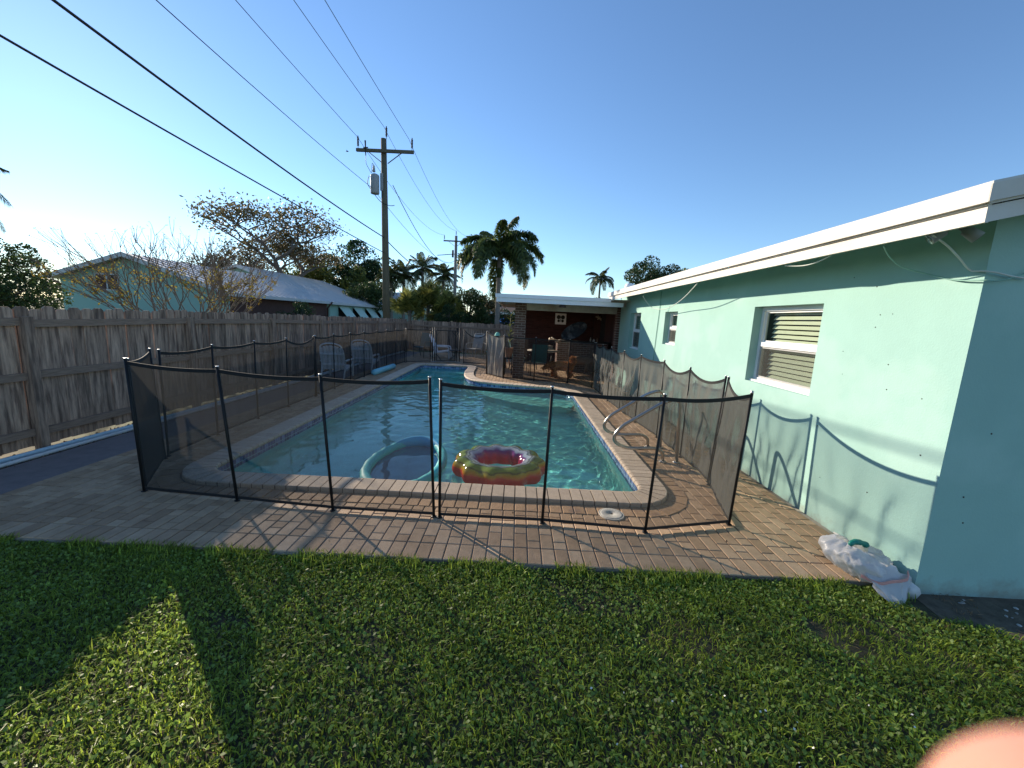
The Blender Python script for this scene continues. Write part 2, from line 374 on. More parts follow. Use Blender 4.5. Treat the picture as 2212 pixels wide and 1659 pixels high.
m_mesh = screen_mat('black_fence_mesh', (0.060, 0.058, 0.054), 0.40, 0.4)
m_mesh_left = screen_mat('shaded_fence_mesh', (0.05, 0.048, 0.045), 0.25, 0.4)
m_mesh_sun = screen_mat('sunlit_fence_mesh', (0.15, 0.15, 0.14), 0.42, 0.35)  # paler copy of the fence mesh: sunlight on it is put into the colour
m_mesh_fold = screen_mat('sunlit_folded_fence_mesh', (0.34, 0.33, 0.30), 0.72, 0.45)  # denser for the doubled fabric; colour also lightened to stand for sunlight
m_dirt = mat('stony_dirt', (0.12, 0.092, 0.065), 0.95, var=0.45, scale=14, bump=0.6, bscale=45)
m_bug = screen_mat('insect_screen', (0.14, 0.14, 0.13), 0.20, 0.3)
m_floatnet = screen_mat('float_netting', (0.30, 0.30, 0.46), 0.78, 0.3)
def water_mat():
    m = bpy.data.materials.new('pool_water'); m.use_nodes = True
    n, l = m.node_tree.nodes, m.node_tree.links; n.remove(n['Principled BSDF'])
    r = n.new('ShaderNodeBsdfGlass'); r.inputs['IOR'].default_value = 1.33; r.inputs['Roughness'].default_value = 0.0
    r.inputs[0].default_value = (0.70, 0.975, 0.985, 1)
    l.new(r.outputs[0], n['Material Output'].inputs['Surface']); return m
m_water = water_mat()
# ================= POOL OUTLINE =================
def arc(cx, cy, r, a0, a1, n):
    return [(cx + r * math.cos(rad(a0 + (a1 - a0) * i / n)), cy + r * math.sin(rad(a0 + (a1 - a0) * i / n))) for i in range(n + 1)]
def catmull(P, n=6):
    out = []
    for i in range(len(P) - 1):
        p0, p1, p2, p3 = P[max(i - 1, 0)], P[i], P[i + 1], P[min(i + 2, len(P) - 1)]
        for k in range(n):
            t = k / n
            out.append(tuple(0.5 * ((2 * p1[j]) + (-p0[j] + p2[j]) * t + (2 * p0[j] - 5 * p1[j] + 4 * p2[j] - p3[j]) * t * t + (-p0[j] + 3 * p1[j] - 3 * p2[j] + p3[j]) * t ** 3) for j in range(2)))
    out.append(tuple(P[-1])); return out
raw = []
raw += arc(-3.0, 4.22, 0.24, 180, 270, 6)                       # front left corner
raw += arc(1.22, 4.16, 0.18, 270, 360, 5)                       # front right corner
raw += catmull([(1.40, 9.3), (1.39, 9.75), (1.22, 10.12), (0.85, 10.36), (0.42, 10.45), (-0.25, 10.58), (-0.72, 10.72), (-1.08, 10.95), (-1.36, 11.35), (-1.53, 11.95), (-1.62, 12.8), (-1.64, 13.5)], 4)
raw += arc(-1.80, 13.98, 0.14, 0, 90, 3)
raw += arc(-3.15, 13.92, 0.20, 90, 180, 3)
def resample(P, step):
    out = []; n = len(P)
    L = [0]
    for i in range(n):
        a, b = P[i], P[(i + 1) % n]; L.append(L[-1] + math.dist(a, b))
    N = round(L[-1] / step); i = 0
    for k in range(N):
        s = k * L[-1] / N
        while L[i + 1] < s: i += 1
        a, b = P[i % n], P[(i + 1) % n]; t = (s - L[i]) / max(L[i + 1] - L[i], 1e-9)
        out.append((a[0] + (b[0] - a[0]) * t, a[1] + (b[1] - a[1]) * t))
    return out
def normals(P):
    out = []; n = len(P)
    for i in range(n):
        t = Vector((P[(i + 1) % n][0] - P[i - 1][0], P[(i + 1) % n][1] - P[i - 1][1])).normalized()
        out.append((t.y, -t.x))                                   # outward (path is counter-clockwise)
    return out
fine = resample(raw, 0.01); fn = normals(fine)
fo = [(p[0] + q[0] * 0.2, p[1] + q[1] * 0.2) for p, q in zip(fine, fn)]
POOL = []; acc = 0.0; tot = sum(math.dist(fo[i], fo[(i + 1) % len(fo)]) for i in range(len(fo))); stp = tot / round(tot / 0.1125)
for i in range(len(fo)):
    if acc >= stp * len(POOL) - 1e-6: POOL.append(fine[i])
    acc += math.dist(fo[i], fo[(i + 1) % len(fo)])
NRM = normals(POOL)
def offset(d, P=None, N=None):
    P = P or POOL; N = N or NRM
    return [(p[0] + q[0] * d, p[1] + q[1] * d) for p, q in zip(P, N)]
def inside(x, y, P):
    c = False; n = len(P); j = n - 1
    for i in range(n):
        xi, yi = P[i]; xj, yj = P[j]
        if (yi > y) != (yj > y) and x < (xj - xi) * (y - yi) / (yj - yi) + xi: c = not c
        j = i
    return c
COPW, RINGW = 0.27, 0.205
OUT_COP = offset(COPW); OUT_RING = offset(COPW + RINGW + 0.012)
def sheet_hole(name, outer, hole, z, m, kind='structure'):
    P = [[Vector((x, y, z)) for x, y in outer], [Vector((x, y, z)) for x, y in reversed(hole)]]
    tr = tessellate_polygon(P); vs = P[0] + P[1]
    b = MB(); b.add(vs, [tuple(t) for t in tr]); o = b.build(name, m, kind=kind)
    for p in o.data.polygons:
        if p.normal.z < 0: p.flip()
    return o
HOLE = offset(0.10)
sheet_hole('ground', [(-900, -700), (900, -700), (900, 1500), (-900, 1500)], HOLE, -0.075, m_ground)
# deck bed under the bricks, with its own thickness
DX0, DX1, DY0, DY1 = -4.55, 2.915, 2.70, 19.2
deck = sheet_hole('pool_deck', [(DX0, DY0), (DX1, DY0), (DX1, 11.85), (6.5, 11.85), (6.5, DY1), (DX0, DY1)], HOLE, -0.006, m_mortar)
b = MB(); b.bx(DX0, DX1, DY0, DY0 + 0.02, -0.075, -0.010); b.build('deck_edge', m_mortar, deck)
b = MB()
b.poly_ext([(-5.22, 2.72, -0.003), (-4.552, 2.70, -0.003), (-4.552, 19.2, -0.003), (-5.18, 19.2, -0.003)], (0, 0, -0.08))
b.build('concrete_strip', m_concrete, None, kind='structure')
# ---- bricks of the deck ----
BW, BL = 0.1045, 0.2090
OUT_RING2 = offset(COPW + RINGW - 0.03)
def intervals(x0, x1, y0, y1):
    """free lengths of a column of bricks that runs away from the lawn"""
    out = []; ys = np.arange(y0, y1, 0.02); st = None
    for y in ys:
        ok = not inside((x0 + x1) / 2, y, OUT_RING2)
        if ok and st is None: st = y
        if not ok and st is not None: out.append((st, y - 0.02)); st = None
    if st is not None: out.append((st, y1))
    return out
pieces = []                                                       # (cx, cy, w, l)
nx = int((DX1 - DX0) / BW)
for i in range(nx + 36):
    x0 = DX0 + i * BW
    xr = x0 + BW
    ystart = DY0 if xr <= DX1 + 0.01 else 11.9
    if ystart == DY0: pieces.append((x0 + BW / 2, DY0 + BL / 2, BW, BL))   # soldier course at the lawn
    for (a, c) in intervals(x0 + 0.005, xr - 0.005, ystart + (BL if ystart == DY0 else 0), DY1):
        # running bond, a few half bricks mixed in
        y = a; first = True
        while y < c - 0.02:
            L = BL
            if first and i % 2: L = BL / 2
            elif R_.random() < 0.14: L = BL / 2
            L = min(L, c - y)
            if c - (y + L) < 0.03: L = c - y
            pieces.append((x0 + BW / 2, y + L / 2, BW, L)); y += L; first = False
def size_in_view(p):
    x, y = p[0], p[1]
    d2 = x * x + y * y + EYE * EYE
    vis = abs(x) / max(y, .1) < 1.3
    return (p[2] * p[3] / d2 / math.sqrt(d2)) if vis else 0
pieces.sort(key=size_in_view, reverse=True)
cache = {}
def brick_mesh(w, l, h, key, m, name):
    k = (round(w, 2), round(l, 2), key, name)
    if k not in cache:
        b = MB(); b.bevbox((0, 0, -h / 2), (w - 0.009, l - 0.009, h), 0.004, 0, tint=(key * 0.37 + 0.11) % 1.0); cache[k] = b.mesh(name, m)
    return cache[k]
for p in pieces[:290]:
    me = brick_mesh(p[2], p[3], 0.03, R_.randrange(9), m_paver, 'paver')
    place('paver', me, (p[0], p[1], R_.uniform(0, 0.0025)), deck, rz=R_.uniform(-0.012, 0.012))
b = MB()
for p in pieces[290:]:
    b.bevbox((p[0], p[1], -0.014 + R_.uniform(0, 0.0025)), (p[2] - 0.009, p[3] - 0.009, 0.028), 0.004, R_.uniform(-0.012, 0.012), tint=R_.random())
b.build('pavers_beyond', m_paver, deck, kind='stuff')
# ---- soldier ring round the coping ----
RP = offset(COPW + 0.008)
n = len(RP); ring = []
for i in range(n):
    a, c = RP[i], RP[(i + 1) % n]; a2, c2 = offset(COPW + RINGW)[i] if False else None, None
    ring.append(i)
RO = offset(COPW + RINGW)
def quad_piece(a, c, c2, a2, z, h, gap=0.006, ch=0.004, tint=0.5, mb=None):
    P = [Vector((*q, 0)) for q in (a, c, c2, a2)]; ce = sum(P, Vector()) / 4
    def sh(p, g):
        d = ce - p; return p + Vector((math.copysign(min(abs(d.x), g), d.x), math.copysign(min(abs(d.y), g), d.y), 0))
    lo = [sh(p, gap) for p in P]; hi = [sh(p, gap + ch) for p in P]
    vs = [v + Vector((0, 0, z - h)) for v in lo] + [v + Vector((0, 0, z - ch)) for v in lo] + [v + Vector((0, 0, z)) for v in hi]
    fs = [(8, 9, 10, 11)]
    for i in range(4):
        j = (i + 1) % 4; fs += [(i, j, 4 + j, 4 + i), (4 + i, 4 + j, 8 + j, 8 + i)]
    mb.add(vs, fs, tint)
order = sorted(range(n), key=lambda i: math.hypot(RP[i][0], RP[i][1]))
for q, i in enumerate(order):
    b = MB() if q < 298 else None
    if b is None: continue
    quad_piece(RP[i], RP[(i + 1) % n], RO[(i + 1) % n], RO[i], 0.006 + R_.uniform(0, 0.002), 0.03, tint=R_.random(), mb=b)
    b.build('border_brick', m_border, deck)
# ================= THE POOL =================
pool = thing('swimming_pool', 'in-ground swimming pool with pale brick coping and dark blue waterline tiles', 'swimming pool', (0, 4.0, 0))
CZ = 0.045
NEAR = set(sorted(range(n), key=lambda i: math.hypot(POOL[i][0], POOL[i][1]))[:295]); FAR = MB()
for i in range(n):
    a, c = POOL[i], POOL[(i + 1) % n]; na, nc = NRM[i], NRM[(i + 1) % n]
    prof = [(-0.012, CZ - 0.052), (-0.026, CZ - 0.036), (-0.026, CZ - 0.018), (-0.014, CZ - 0.005), (0.006, CZ), (COPW - 0.008, CZ - 0.002), (COPW, CZ - 0.010), (COPW, -0.02), (-0.0, -0.02)]
    g = 0.0055; b = MB(); vs = []
    dx = Vector((c[0] - a[0], c[1] - a[1])).normalized()
    dz = R_.uniform(-0.002, 0.0015)
    for (p, nn, s) in ((a, na, 1), (c, nc, -1)):
        for (r, z) in prof:
            vs.append((p[0] + nn[0] * r + dx.x * g * s, p[1] + nn[1] * r + dx.y * g * s, z + dz))
    k = len(prof)
    fs = [(j, (j + 1) % k, k + (j + 1) % k, k + j) for j in range(k)] + [tuple(range(k - 1, -1, -1)), tuple(range(k, 2 * k))]
    b.add(vs, fs, R_.random(), 0)
    b.build('coping_brick', m_coping, pool) if i in NEAR else FAR.add(b.v, b.f, b.t[0])
if FAR.v: FAR.build('coping_bricks_beyond', m_coping, pool, kind='stuff')
b = MB()                                                           # mortar bed under the coping
for i in range(n):
    j = (i + 1) % n
    A = offset(0.004); B_ = offset(COPW - 0.006)
    break
A = offset(0.004); B_ = offset(COPW - 0.006)
vs = [(x, y, CZ - 0.009) for x, y in A] + [(x, y, CZ - 0.009) for x, y in B_] + [(x, y, -0.02) for x, y in B_] + [(x, y, CZ - 0.05) for x, y in A]
fs = []
for i in range(n):
    j = (i + 1) % n
    fs += [(i, j, n + j, n + i), (n + i, n + j, 2 * n + j, 2 * n + i), (3 * n + i, 3 * n + j, j, i)]
b.add(vs, fs); b.build('coping_mortar', m_joints, pool)
# waterline tiles: 0.05 x 0.15 m, raised from the wall
WZ = -0.098
tl = MB()
for i in range(n):
    j = (i + 1) % n
    for s in (0, 1):
        f0, f1 = (0.02, 0.48) if s == 0 else (0.52, 0.98)
        for (z0, z1) in ((-0.008, -0.072), (-0.078, -0.165)):
            P4 = []
            for f in (f0, f1):
                x = POOL[i][0] * (1 - f) + POOL[j][0] * f; y = POOL[i][1] * (1 - f) + POOL[j][1] * f
                nx_ = NRM[i][0] * (1 - f) + NRM[j][0] * f; ny_ = NRM[i][1] * (1 - f) + NRM[j][1] * f
                P4.append((x - nx_ * 0.004, y - ny_ * 0.004))
            tl.add([(*P4[0], z0), (*P4[1], z0), (*P4[1], z1), (*P4[0], z1)], [(0, 1, 2, 3)], R_.random())
tl.build('waterline_tiles', m_tile, pool, kind='stuff')
# basin
def depth(x, y):
    return -0.98 if y < 11.3 else -0.9
b = MB(); z1 = [(-0.002)] * n
vs = [(x, y, 0.0) for x, y in POOL] + [(x, y, -0.7) for x, y in POOL] + [(x, y, depth(x, y) + 0.12) for x, y in offset(-0.03)] + [(x, y, depth(x, y)) for x, y in offset(-0.16)]
fs = [(r * n + i, r * n + (i + 1) % n, (r + 1) * n + (i + 1) % n, (r + 1) * n + i) for r in range(3) for i in range(n)]
b.add(vs, fs, 0.5, 0, True)
fl = offset(-0.16); tr = tessellate_polygon([[Vector((x, y, 0)) for x, y in fl]])
k0 = len(b.v); b.add([(x, y, depth(x, y)) for x, y in fl], [tuple(t) for t in tr])
basin = b.build('basin', m_plaster, pool)
bmm = bmesh.new(); bmm.from_mesh(basin.data); bmesh.ops.split_edges(bmm, edges=[e for e in bmm.edges if any(len(f.verts) == 3 for f in e.link_faces) or e.is_boundary])
for f in bmm.faces:
    if len(f.verts) == 3 and f.normal.z < 0: f.normal_flip()
    if len(f.verts) == 4:
        cc = f.calc_center_median()
        if f.normal.dot(Vector((-0.9, 8.5 - 4.0, cc.z)) - cc) < 0: f.normal_flip()
bmm.to_mesh(basin.data); bmm.free()
# underwater bench across the far right end
bench = catmull([(1.395, 9.35), (1.25, 9.05), (0.85, 8.95), (0.2, 9.15), (-0.6, 9.75), (-1.0, 10.4), (-1.2, 11.1)], 5)
bp = bench + [(-1.45, 11.6), (-1.3, 11.3), (-1.05, 10.94), (-0.7, 10.71), (-0.25, 10.57), (0.42, 10.44), (0.85, 10.35), (1.21, 10.11), (1.38, 9.74)]
b = MB(); b.prism([(x, y) for x, y in bp], -0.979, -0.42); b.build('bench', m_plaster, pool).cycles.is_caustics_receiver = True
b = MB(); b.bx(-3.25, -1.66, 13.35, 13.98, -0.899, -0.32); b.bx(-3.25, -1.66, 12.85, 13.349, -0.899, -0.6); b.build('entry_steps', m_plaster, pool).cycles.is_caustics_receiver = True
# water with real ripples
xs = np.linspace(-3.45, 1.5, 260); ys = np.linspace(3.9, 14.2, 520)
X, Y = np.meshgrid(xs, ys, indexing='ij')
Zw = np.zeros_like(X)
for (amp, lam, cnt) in ((0.0030, 0.60, 5), (0.0019, 0.28, 7), (0.0006, 0.14, 8)):
    for k in range(cnt):
        th = NP.uniform(-0.9, 0.9) + (math.pi / 2 if NP.random() < 0.75 else 0.3); ph = NP.uniform(0, 6.28); L = lam * NP.uniform(0.75, 1.3)
        wx, wy = math.cos(th) * 6.283 / L, math.sin(th) * 6.283 / L
        warp = 0.8 * np.sin(X * NP.uniform(.6, 1.6) + ph) + 0.8 * np.sin(Y * NP.uniform(.5, 1.2) + 2 * ph)
        Zw += amp / math.sqrt(cnt) * np.sin(X * wx + Y * wy + ph + warp)
calm = 0.16 + 0.60 / (1 + np.exp(-(Y - 6.2) / 0.8)) + 0.55 / (1 + np.exp(-(X - 0.2) / 0.3))
Zw = Zw * np.clip(calm, 0, 1.15) + WZ
V = np.stack([X, Y, Zw], -1).reshape(-1, 3)
wl = offset(0.05)
I, J = np.meshgrid(np.arange(259), np.arange(519), indexing='ij'); I = I.ravel(); J = J.ravel()
cxs = xs[I] + 0.01; cys = ys[J] + 0.01
def inside_np(x, y, P):
    c = np.zeros(len(x), bool); j = len(P) - 1
    for i in range(len(P)):
        xi, yi = P[i]; xj, yj = P[j]
        with np.errstate(divide='ignore', invalid='ignore'):
            hit = ((yi > y) != (yj > y)) & (x < (xj - xi) * (y - yi) / (yj - yi + 1e-12) + xi)
        c ^= hit; j = i
    return c
keep = inside_np(cxs, cys, wl)
I, J = I[keep], J[keep]
F = np.stack([I * 520 + J, (I + 1) * 520 + J, (I + 1) * 520 + J + 1, I * 520 + J + 1], 1)
water = np_obj('water', V, F, m_water, kind='structure', smooth=True)
sl.cycles.is_caustics_light = True
water.cycles.is_caustics_caster = True
basin.cycles.is_caustics_receiver = True

# ================= LAWN =================
b = MB(); b.bx(-14, 14, -14, 2.695, -0.30, -0.055); b.build('lawn', m_soil, None, kind='structure')
def patch_noise(P, s, seed):
    r = np.empty(len(P))
    for i, p in enumerate(P): r[i] = noise.noise(Vector((p[0] * s + seed, p[1] * s, seed)))
    return r
def gravel_mask(x, y):                                             # bare stony patch at the foot of the end wall
    return (x > 2.75) & (y > 2.36 - 0.35 * np.clip(x - 2.9, 0, 3) + 0.04 * np.sin(x * 9))
def make_grass(N, hmin, hmax, wid):
    x = NP.uniform(-6.0, 6.2, N); y = 2.70 - NP.uniform(0, 1, N) ** 1.25 * 3.6
    keep = ~gravel_mask(x, y); x, y = x[keep], y[keep]; N = len(x)
    x += 0; P = np.stack([x, y, np.full(N, -0.056)], 1)
    dens = patch_noise(P, 1.7, 3.3) + 0.5 * patch_noise(P, 6, 8.1)
    bare = ((x - 1.6) ** 2 / 0.35 + (y - 2.15) ** 2 / 0.05 < 1) | ((x - 2.6) ** 2 / 0.08 + (y - 2.3) ** 2 / 0.03 < 1)
    keep = (dens > -0.55) & ~(bare & (NP.random(N) < 0.3)); P, dens = P[keep], dens[keep]; N = len(P)
    h = NP.uniform(hmin, hmax, N) * (1 + 0.35 * np.clip(dens, -1, 1))
    tall = NP.random(N) < 0.035; h = np.where(tall, h * 1.55, h)
    th = NP.uniform(0, 2 * math.pi, N); lean = NP.uniform(0.25, 1.25, N)
    d = np.stack([np.cos(th), np.sin(th), np.zeros(N)], 1); s = np.stack([-np.sin(th), np.cos(th), np.zeros(N)], 1)
    w = (wid * NP.uniform(0.6, 1.3, N))[:, None]
    up = np.array([0, 0, 1.0])
    mid = P + up * (h * 0.62)[:, None] + d * (h * lean * 0.35)[:, None]
    tip = P + up * (h * (1 - 0.25 * lean))[:, None] + d * (h * lean)[:, None]
    V = np.stack([P - s * w * .8, P + s * w * .8, mid + s * w, mid - s * w, tip + s * w * .15, tip - s * w * .15], 1).reshape(-1, 3)
    k = np.arange(N)[:, None] * 6
    F = np.concatenate([k + np.array([[0, 1, 2, 3]]), k + np.array([[3, 2, 4, 5]])], 0)
    t = NP.random(N); return V, F, np.concatenate([t, t])
V, F, t = make_grass(185000, 0.022, 0.058, 0.0027)
NB = 9000                                                          # longer blades growing over the brick edge
xe = NP.uniform(-6, 2.85, NB); ye = 2.70 - NP.exponential(0.035, NB); Pe = np.stack([xe, ye, np.full(NB, -0.056)], 1)
dn = patch_noise(Pe, 4.0, 31.0); Pe = Pe[dn > -0.15]; NB = len(Pe)
he = NP.uniform(0.045, 0.095, NB); th = NP.normal(math.pi / 2, 1.0, NB); ln = NP.uniform(0.2, 0.9, NB)
d = np.stack([np.cos(th), np.sin(th), np.zeros(NB)], 1); s = np.stack([-np.sin(th), np.cos(th), np.zeros(NB)], 1); w = (0.0028 * NP.uniform(.7, 1.3, NB))[:, None]; up = np.array([0, 0, 1.0])
mid = Pe + up * (he * .62)[:, None] + d * (he * ln * .35)[:, None]; tip = Pe + up * (he * (1 - .25 * ln))[:, None] + d * (he * ln)[:, None]
V2 = np.stack([Pe - s * w, Pe + s * w, mid + s * w, mid - s * w, tip + s * w * .15, tip - s * w * .15], 1).reshape(-1, 3)
kk_ = np.arange(NB)[:, None] * 6 + len(V); F2 = np.concatenate([kk_ + np.array([[0, 1, 2, 3]]), kk_ + np.array([[3, 2, 4, 5]])], 0)
t2 = NP.random(NB); V = np.concatenate([V, V2]); F = np.concatenate([F, F2]); t = np.concatenate([t, t2, t2])
np_obj('grass', V, F, m_grass, tint=t, kind='stuff')
# broad-leaved weeds low in the turf
N = 170000
x = NP.uniform(-6, 6.2, N); y = 2.69 - NP.uniform(0, 1, N) ** 1.25 * 3.6; k = ~gravel_mask(x, y); x, y = x[k], y[k]
P = np.stack([x, y, NP.uniform(-0.05, -0.012, len(x))], 1)
dens = patch_noise(P, 1.2, 21.0); P = P[dens > -0.4]
V, F = leaf_quads(P, 0.021, 0.72, 1.3); np_obj('lawn_weeds', V, F, m_clover, kind='stuff')
# thatch
N = 26000
x = NP.uniform(-6, 6.2, N); y = 2.69 - NP.uniform(0, 1, N) ** 1.3 * 3.4; P = np.stack([x, y, NP.uniform(-0.052, -0.036, N)], 1)
kk = (patch_noise(P, 2.5, 5.0) > 0.12) | (((x - 1.6) ** 2 / 0.35 + (y - 2.15) ** 2 / 0.05 < 1)) | (x > 2.5) & (y > 1.95) & (y < 2.3); P = P[kk]
V, F = leaf_quads(P, 0.05, 0.07, 1.5); np_obj('dry_grass', V, F, m_dry, kind='stuff')
# tiny white flowers in the turf
N = 70; P = np.stack([NP.uniform(0.3, 3.4, N), NP.uniform(1.0, 1.75, N), NP.uniform(-0.02, -0.008, N)], 1)
m_flower = mat('white_flower', (0.75, 0.73, 0.66), 0.7, var=0)
V, F = leaf_quads(P, 0.010, 0.9, 2.0); np_obj('white_flowers', V, F, m_flower, kind='stuff')
# stony soil by the end wall
b = MB(); b.poly_ext([(2.9, 2.67, -0.052), (2.86, 2.36, -0.052), (3.4, 2.2, -0.052), (4.4, 1.8, -0.052), (7, 1.2, -0.052), (7, 2.67, -0.052)], (0, 0, -0.05)); b.build('bare_soil', m_dirt, None, kind='structure')
def pebbles(N, fx, size, z):
    Vs = []; Fs = []; ph = (1 + 5 ** .5) / 2
    ico = np.array([(-1, ph, 0), (1, ph, 0), (-1, -ph, 0), (1, -ph, 0), (0, -1, ph), (0, 1, ph), (0, -1, -ph), (0, 1, -ph), (ph, 0, -1), (ph, 0, 1), (-ph, 0, -1), (-ph, 0, 1)]) / 1.9
    fi = np.array([(0, 11, 5), (0, 5, 1), (0, 1, 7), (0, 7, 10), (0, 10, 11), (1, 5, 9), (5, 11, 4), (11, 10, 2), (10, 7, 6), (7, 1, 8), (3, 9, 4), (3, 4, 2), (3, 2, 6), (3, 6, 8), (3, 8, 9), (4, 9, 5), (2, 4, 11), (6, 2, 10), (8, 6, 7), (9, 8, 1)])
    for i in range(N):
        c = np.array([*fx(), z]); s = size * NP.uniform(0.5, 1.4) * np.array([1, NP.uniform(.6, 1), NP.uniform(.3, .5)])
        a = NP.uniform(0, 6.28); Rm = np.array([[math.cos(a), -math.sin(a), 0], [math.sin(a), math.cos(a), 0], [0, 0, 1]])
        Vs.append((ico * NP.uniform(.85, 1.15, (12, 1)) * s) @ Rm.T + c); Fs.append(fi + 12 * i)
    return np.concatenate(Vs), np.concatenate(Fs)
def fx():
    while True:
        x, y = NP.uniform(3.15, 6), NP.uniform(1.9, 2.64)
        if gravel_mask(np.array([x]), np.array([y]))[0] and NP.random() < (x - 2.8) / 0.8: return x, y
V, F = pebbles(330, fx, 0.016, -0.050); np_obj('pebbles', V, F, m_stone, tint=np.repeat(NP.random(330), 20), kind='stuff')
# leaf litter strip beside the wooden fence
b = MB(); b.bx(-5.60, -5.222, 1.5, 19.2, -0.09, -0.04); b.build('soil_strip', m_soil, None, kind='structure')
N = 5000; P = np.stack([NP.uniform(-5.6, -5.14, N), NP.uniform(2.8, 12, N), NP.uniform(-0.036, -0.012, N)], 1)
V, F = leaf_quads(P, 0.035, 0.6, 2.0); np_obj('leaf_litter', V, F, m_leaflit, kind='stuff')
N = 60; P = np.stack([NP.uniform(-4.9, 2.8, N), NP.uniform(2.72, 9, N), np.full(N, 0.012)], 1)
P = P[~inside_np(P[:, 0], P[:, 1], OUT_RING)]; V, F = leaf_quads(P, 0.022, 0.5, 6.0); np_obj('fallen_leaves', V, F, m_leaflit, kind='stuff')
# ================= HOUSE =================
HX, HY0, HY1, HZ = 2.92, 2.67, 11.85, 2.62
house = thing('house', 'turquoise stucco house with white eave boards standing along the right side of the pool', 'house', (HX, HY0, 0))
WINS = [(4.0, 5.15, 1.13, 2.045, 'big'), (7.60, 8.25, 1.40, 2.035, 'mid'), (9.86, 10.78, 1.14, 2.045, 'far')]
REC = 0.10
b = MB()
ycuts = [HY0] + [v for w in WINS for v in (w[0], w[1])] + [HY1]
for i in range(0, len(ycuts), 2): b.bx(HX, HX + 0.2, ycuts[i], ycuts[i + 1], -0.3, HZ)
for (a, c, z0, z1, _) in WINS:
    b.bx(HX, HX + 0.2, a, c, -0.3, z0); b.bx(HX, HX + 0.2, a, c, z1, HZ)
b.build('side_wall', m_teal, house)
b = MB(); b.bx(HX + 0.2, HX + 9, HY0, HY0 + 0.2, -0.3, HZ + 0.1)
b.poly_ext([(HX + 0.2, HY0, HZ + 0.1), (HX + 9, HY0, HZ + 0.1), (HX + 9, HY0, HZ + 2.2)], (0, 0.2, 0)); b.build('end_wall', m_teal, house)
b = MB(); b.bx(HX + 0.2, HX + 9, HY1 - 0.2, HY1, -0.3, HZ + 0.1); b.build('back_wall', m_teal, house)
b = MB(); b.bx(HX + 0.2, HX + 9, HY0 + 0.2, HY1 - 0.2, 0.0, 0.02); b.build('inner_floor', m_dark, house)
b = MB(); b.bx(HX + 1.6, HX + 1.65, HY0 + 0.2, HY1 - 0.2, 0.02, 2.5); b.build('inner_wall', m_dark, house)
for (a, c, z0, z1, kind) in WINS:
    xf = HX + REC; t = 0.045 if kind != 'big' else 0.05
    f = MB(); f.bx(xf, xf + 0.06, a, c, z0, z0 + t); f.bx(xf, xf + 0.06, a, c, z1 - t, z1); f.bx(xf, xf + 0.06, a, a + t, z0 + t, z1 - t); f.bx(xf, xf + 0.06, c - t, c, z0 + t, z1 - t)
    win = f.build('window', m_vinyl, house)
    zm = (z0 + z1) / 2 + 0.0
    f = MB(); f.bx(xf - 0.008, xf + 0.052, a + t, c - t, zm - 0.022, zm + 0.03); f.build('meeting_rail', m_vinyl, win)
    f = MB()
    for (q0, q1, xo) in ((zm + 0.03, z1 - t, 0.026), (z0 + t, zm - 0.022, 0.008)):
        s = 0.022
        f.bx(xf + xo, xf + xo + 0.02, a + t, a + t + s, q0, q1); f.bx(xf + xo, xf + xo + 0.02, c - t - s, c - t, q0, q1)
        f.bx(xf + xo, xf + xo + 0.02, a + t + s, c - t - s, q0, q0 + s); f.bx(xf + xo, xf + xo + 0.02, a + t + s, c - t - s, q1 - s, q1)
    f.build('sash', m_vinyl, win)
    for (q0, q1, xo) in ((zm + 0.03, z1 - t, 0.036), (z0 + t, zm - 0.022, 0.018)):
        f = MB(); f.add([(xf + xo, a + t, q0), (xf + xo, c - t, q0), (xf + xo, c - t, q1), (xf + xo, a + t, q1)], [(3, 2, 1, 0)]); f.build('pane', m_glass, win)
    f = MB(); f.add([(xf + 0.004, a + t, z0 + t), (xf + 0.004, c - t, z0 + t), (xf + 0.004, c - t, zm - 0.022), (xf + 0.004, a + t, zm - 0.022)], [(0, 1, 2, 3)]); f.build('insect_screen', m_bug, win)
    # slatted blind behind the glass
    ns = 15 if kind == 'big' else 14
    for k in range(ns):
        z = z0 + t + (z1 - z0 - 2 * t) * (k + 0.5) / ns
        if kind == 'mid': continue
        s = MB(); q = Matrix.Rotation(rad(-50), 3, 'Y'); s.box((xf + 0.095, (a + c) / 2 - (0.04 if kind == 'big' else 0), z), (0.05, c - a - 0.16, 0.003), mtx=q)
        s.build('blind_slat', m_blind, win)
    if kind == 'mid':
        s = MB(); s.bx(xf + 0.09, xf + 0.094, a + t, c - t, z0 + t, z1 - t); s.build('blind', mat('frosted_film', (0.32, 0.33, 0.26), 0.8, var=0.2, scale=12), win)
    f = MB(); f.bx(xf - 0.05, xf + 0.0, a, c, z0 - 0.001, z0 + 0.022); f.build('sill', m_vinyl, win)
# eaves and roof
EX = HX - 0.46; RY0, RY1 = HY0 - 0.36, 11.45; SL = math.tan(rad(14))
zb = 2.385
b = MB(); b.bx(EX, EX + 0.02, RY0, RY1, zb, zb + 0.085); b.build('lower_fascia', m_fascia, house)
y = RY0 - 0.03
for yy in (5.2, 8.3, RY1):
    b = MB(); b.bx(EX - 0.035, EX - 0.012, y + 0.002, yy - 0.002, zb + 0.095, zb + 0.185); b.build('upper_fascia', m_fascia, house); y = yy
b = MB(); b.bx(EX - 0.012, EX + 0.02, RY0, RY1, zb + 0.085, zb + 0.097); b.build('fascia_gap', m_fascia, house)
